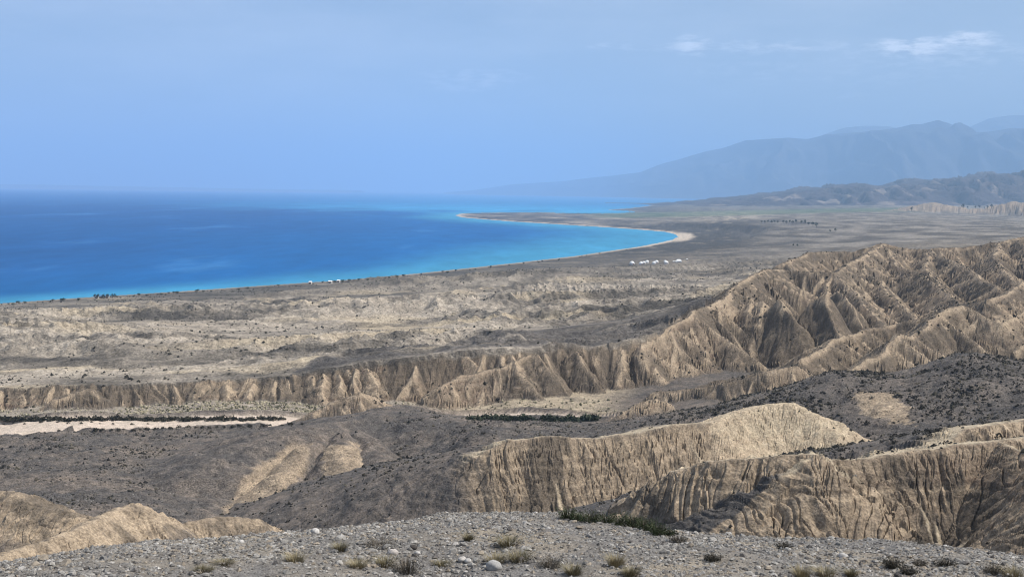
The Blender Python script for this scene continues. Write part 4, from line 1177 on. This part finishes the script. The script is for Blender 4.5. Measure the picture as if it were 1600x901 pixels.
# ------------------------------------------------------------------ thickets along the dry river
rb_me = [bush_mesh('riverside_bush', 1, 1.15, 90, (.036, .046, .030), (.08, .09, .058), 930 + k) for k in range(5)]
rb_dk = [bush_mesh('riverside_bush', 1, 1.0, 80, (.030, .030, .022), (.075, .070, .050), 940 + k) for k in range(4)]
def nth(k):
    return '%d%s' % (k, 'th' if 10 <= k % 100 <= 20 else {1: 'st', 2: 'nd', 3: 'rd'}.get(k % 10, 'th'))
def bush_row(pts, n, size, meshes, lab, group):
    for k in range(n):
        t = k / max(n - 1, 1)
        px = np.interp(t, np.linspace(0, 1, len(pts)), [p[0] for p in pts]) + rng.normal(0, 1.5)
        py = np.interp(t, np.linspace(0, 1, len(pts)), [p[1] for p in pts]) + rng.normal(0, .8)
        x, y, z = hit(px, py, 300)
        o = link('riverside_bush', meshes[k % len(meshes)], label=lab + ', %s from the left' % nth(k + 1), cat='bush', group=group, loc=(x, y, z - .1))
        s0 = size * rng.uniform(.7, 1.3); o.scale = (s0 * 1.15, s0 * 1.1, s0); o.rotation_euler = (0, 0, rng.uniform(0, 6.28))
bush_row([(735, 655), (770, 655), (800, 655), (835, 655)], 24, 1.35, rb_me, 'dark green bush in left thicket by the middle river bend', 'left riverside thicket')
bush_row([(850, 656), (880, 657), (905, 657), (930, 655)], 22, 1.55, rb_me, 'dark green bush in right thicket by the middle river bend', 'right riverside thicket')
bush_row([(0, 656), (90, 657), (200, 656), (300, 656), (440, 656)], 84, 1.35, rb_dk, 'dark bush in long row on far bank of the left river', 'bushes on the far river bank')
bush_row([(150, 671), (220, 671), (300, 668), (370, 666), (470, 664)], 26, .7, rb_dk, 'small bush on the near bank of the left river', 'bushes on the near river bank')
bush_row([(8, 662), (30, 661), (75, 660), (110, 662), (140, 660), (165, 663), (215, 661), (255, 660)], 13, .55, rb_dk, 'small isolated bush on pale riverbed sand', 'bushes on the riverbed sand')

# ------------------------------------------------------------------ trees along the lake and on the far fields
M_bark = plain_mat('bark', (.10, .08, .06))
def tree_parts(seed, h=1.0, slim=.42):
    rr = np.random.default_rng(seed); V, Fc, Cc = [], [], []
    lobes = [(rr.normal(0, slim * .33), rr.normal(0, slim * .33), rr.uniform(.42, .86), rr.uniform(.14, .26)) for _ in range(8)]
    for _ in range(190):
        lx, ly_, lz, lr = lobes[int(rr.integers(8))]
        d = rr.normal(size=3); d /= np.linalg.norm(d)
        p = np.array((lx, ly_, lz)) + d * lr * rr.uniform(.4, 1.05)
        e1 = rr.normal(size=3); e1 /= np.linalg.norm(e1); e2 = np.cross(e1, rr.normal(size=3)); e2 /= np.linalg.norm(e2) + 1e-6
        l = rr.uniform(.04, .085); k = len(V)
        V += [p - e1 * l, p + e2 * l * .6, p + e1 * l, p - e2 * l * .6]; Fc += [(k, k + 1, k + 2), (k, k + 2, k + 3)]
        c = np.array((.030, .042, .020)) * rr.uniform(.7, 1.9); Cc += [c] * 4
    crown = mesh_np('crown', np.array(V), np.array(Fc), M_shrub, False, np.array(Cc))
    V, Fc = [], []
    def limb(a, b_, r0, r1, n=5):
        a, b_ = np.array(a), np.array(b_); ax = (b_ - a) / np.linalg.norm(b_ - a); e = np.cross(ax, (.3, .9, .1)); e /= np.linalg.norm(e); f = np.cross(ax, e); k = len(V)
        for q, r in ((a, r0), (b_, r1)):
            for i in range(n): V.append(q + r * (math.cos(6.283 * i / n) * e + math.sin(6.283 * i / n) * f))
        for i in range(n): Fc.append((k + i, k + (i + 1) % n, k + n + (i + 1) % n, k + n + i))
    limb((0, 0, -.05), (.01, 0, .4), .035, .026)
    for lx, ly_, lz, lr in lobes[:5]: limb((.01, 0, .36), (lx, ly_, lz), .020, .007, 4)
    return crown, mesh_np('trunk', np.array(V), np.array(Fc), M_bark, True)
TP = [tree_parts(950 + k, 1, (.42, .5, .34, .6)[k % 4]) for k in range(6)]
def tree(px, py, hm, lab, group, name='tree', ymin=600, wide=1.0):
    x, y, z = hit(px, py, ymin)
    t = link(name, None, label=lab, cat='tree', group=group, loc=(x, y, z - .02 * hm))
    cr, tr = TP[int(rng.integers(6))]
    link('crown', cr, parent=t); link('trunk', tr, parent=t)
    t.scale = (hm * wide, hm * wide, hm); t.rotation_euler = (0, 0, rng.uniform(0, 6.28))
sx_ = [p[0] for p in SHORE_PX[2:18]]; sy_ = [p[1] for p in SHORE_PX[2:18]]
cnt = [0, 0, 0]
for k, px in enumerate(sorted(rng.uniform(2, 985, 72))):
    py = np.interp(px, sx_, sy_) + abs(rng.normal(0, 1.2)) + 2.2
    seg = 0 if px < 330 else (1 if px < 660 else 2)
    cnt[seg] += 1
    tree(px, py, rng.uniform(1.5, 3.3), ('low dark tree on left stretch of lake shore, ', 'low dark tree on middle stretch of lake shore, ', 'low dark tree on lake shore towards the bay, ')[seg] + nth(cnt[seg]) + ' from the left',
         ('trees on the left shore', 'trees on the middle shore', 'trees on the shore by the bay')[seg], 'shore_tree', 700, 2.0)
for k, px in enumerate((148, 153, 161, 168, 176, 180)):
    tree(px, 466.6 - .02 * (px - 148), 4.6, 'taller dark tree beside the lakeside cabins, %s from the left' % nth(k + 1), 'trees by the cabins', 'shore_tree', 700, 1.0)
for k, (px, py, h_) in enumerate([(1190 + 5 * i, 348 + (i % 2), 9) for i in range(6)] + [(1224 + 5 * i, 348.5 + (i % 2), 10) for i in range(5)] + [(1252 + 6 * i, 349 + 1.5 * i, 11) for i in range(5)] + [(1297, 363, 7), (1305, 362, 7), (1239, 385, 5), (1246, 385, 5)]):
    tree(px, py, h_ * rng.uniform(.8, 1.15), 'dark round tree in the row on the plain beyond the bay, %s from the left' % nth(k + 1), 'trees on the coastal plain', 'plain_tree', 1200, 1.1)
tree(1424, 330, 20, 'large solitary dark tree at the edge of the green field', None, 'field_tree', 1500, 1.0)
for k, px in enumerate((1505, 1512, 1524, 1530, 1538, 1543, 1549)):
    tree(px, 326, rng.uniform(13, 22), 'far dark tree between the two pale knolls, %s from the left' % nth(k + 1), 'trees between the pale knolls', 'field_tree', 1500, .9)

# ------------------------------------------------------------------ the yurt camp
M_felt = plain_mat('white_felt', (.80, .79, .76), .9, .06)
M_roof = plain_mat('white_canvas', (.82, .82, .80), .85, .05)
M_wood = plain_mat('painted_wood', (.22, .10, .05), .6, .2)
def lathe(name, prof, mat_, n=24, a0=0.0, a1=6.28318):
    V, Fc = [], []
    full = a1 - a0 > 6.2
    m = n if full else n + 1
    for r, z in prof:
        for i in range(m):
            a = a0 + (a1 - a0) * i / n; V.append((r * math.cos(a), r * math.sin(a), z))
    for k in range(len(prof) - 1):
        for i in range(n):
            j = (i + 1) % m if full else i + 1
            Fc.append((k * m + i, k * m + j, (k + 1) * m + j, (k + 1) * m + i))
    return mesh_np(name, np.array(V), np.array(Fc), mat_, True)
def box_me(name, x0, x1, y0, y1, z0, z1, mat_):
    v = [(x, y, z) for z in (z0, z1) for y in (y0, y1) for x in (x0, x1)]
    return mesh_np(name, np.array(v), np.array([(0, 2, 3, 1), (4, 5, 7, 6), (0, 1, 5, 4), (2, 6, 7, 3), (0, 4, 6, 2), (1, 3, 7, 5)]), mat_)
Y_wall = lathe('wall', [(1.0, -.08), (1.0, .50), (.985, .58)], M_felt)
Y_roof = lathe('roof', [(1.05, .55), (.98, .66), (.80, .84), (.55, 1.03), (.30, 1.17), (.16, 1.22), (.0, 1.23)], M_roof)
Y_ring = lathe('crown_ring', [(.17, 1.20), (.18, 1.27), (.10, 1.30), (.0, 1.305)], M_felt, 12)
Y_band = lathe('rope_band', [(1.012, .30), (1.02, .33), (1.012, .36)], M_wood)
Y_door = box_me('door', -.16, .16, -1.04, -.97, -.02, .47, M_wood)
YURTS = [(987.5, 413.0, 7.6, 'white yurt standing alone at the left end of the camp'),
    (1001.5, 413.0, 6.4, 'white yurt at the left of the tight group of three'),
    (1006.0, 412.0, 6.0, 'white yurt in the middle of the tight group of three'),
    (1011.0, 410.6, 6.2, 'white yurt at the right and back of the group of three'),
    (1021.8, 412.4, 6.4, 'front white yurt of the first pair in mid camp'),
    (1026.0, 410.6, 6.2, 'rear white yurt of the first pair in mid camp'),
    (1039.5, 409.8, 5.2, 'rear small white yurt of the second pair'),
    (1041.2, 412.0, 6.6, 'front white yurt of the second pair')]
for px, py, wpx, lab in YURTS:
    x, y, z = hit(px, py, 1200)
    r = wpx / 2 * y / F_PX
    t = link('yurt', None, label=lab, cat='yurt', group='white yurts of the lakeside camp', loc=(x, y, z))
    for nm, me in (('wall', Y_wall), ('roof', Y_roof), ('crown_ring', Y_ring), ('rope_band', Y_band), ('door', Y_door)):
        link(nm, me, parent=t)
    t.scale = (r, r, r * 1.12); t.rotation_euler = (0, 0, rng.uniform(.2, 1.2))
# long tent, low annex and hut at the right end
def gabled(px, py, wpx, dep, hwall, hroof, lab, name, cat, wall_m, roof_m, group=None, ymin=1200, rz=0.0, hip=0.0):
    x, y, z = hit(px, py, ymin)
    w = wpx * y / F_PX / 2; d = dep / 2
    t = link(name, None, label=lab, cat=cat, group=group, loc=(x, y, z)); t.rotation_euler = (0, 0, rz)
    link('wall', box_me('wall', -w, w, -d, d, -.4, hwall, wall_m), parent=t)
    e = .25; k = w * hip
    v = [(-w - e, -d - e, hwall), (w + e, -d - e, hwall), (w + e, d + e, hwall), (-w - e, d + e, hwall), (-w - e + k, 0, hwall + hroof), (w + e - k, 0, hwall + hroof)]
    me = bpy.data.meshes.new('roof'); me.from_pydata(v, [], [(0, 1, 5, 4), (2, 3, 4, 5), (1, 2, 5), (3, 0, 4), (3, 2, 1, 0)]); me.materials.append(roof_m)
    link('roof', me, parent=t)
    link('door', box_me('door', -.45, .45, -d - .05, -d + .02, 0, min(2.0, hwall * .85), M_wood), parent=t)
    for sx in (-.6, .6):
        wd = link('window', box_me('window', sx * w - .4, sx * w + .4, -d - .04, -d + .02, hwall * .4, hwall * .8, M_glass), parent=t)
    return t
M_glass = plain_mat('dark_glass', (.03, .04, .05), .2, .05)
M_blue = plain_mat('blue_sheet_roof', (.10, .20, .34), .5, .1)
M_plaster = plain_mat('pale_plaster', (.55, .52, .47), .9, .1)
gabled(1060.5, 409.2, 8.6, 6.0, 1.6, 2.2, 'wide white hipped tent at the right end of the camp', 'large_tent', 'tent', M_felt, M_roof, hip=.55)
gabled(1054.0, 409.6, 5.0, 3.0, 1.2, .5, 'low flat white tent attached left of the wide tent', 'low_tent', 'tent', M_felt, M_roof, hip=.1)
gabled(1073.5, 407.4, 2.8, 2.4, 1.9, .6, 'tiny white hut standing apart, rightmost of the camp', 'hut', 'hut', M_felt, M_roof, hip=.1)
for k, (px, py, w_, lab) in enumerate(((151, 466.4, 5, 'blue roofed lakeside cabin, leftmost of three among trees'), (158.5, 466.0, 6, 'blue roofed lakeside cabin, middle one of three'), (167.5, 465.6, 5.5, 'blue roofed lakeside cabin, rightmost of three'))):
    gabled(px, py, w_, 4.0, 2.2, 1.3, lab, 'cabin', 'cabin', M_plaster, M_blue, 'blue roofed cabins on the left shore', 700, .15)
for k, (px, py, w_, lab) in enumerate(((485, 443.5, 4, 'small white house on the shore, leftmost of three'), (516, 442.5, 5.5, 'long low white house on the shore, middle of three'), (529, 441.2, 4, 'small white house on the shore, rightmost of three'))):
    gabled(px, py, w_, 4.5, 2.4, .9, lab, 'house', 'house', M_plaster, M_felt, 'white houses on the middle shore', 700, -.1, .15)
print('done', round(time.time() - T0, 1))
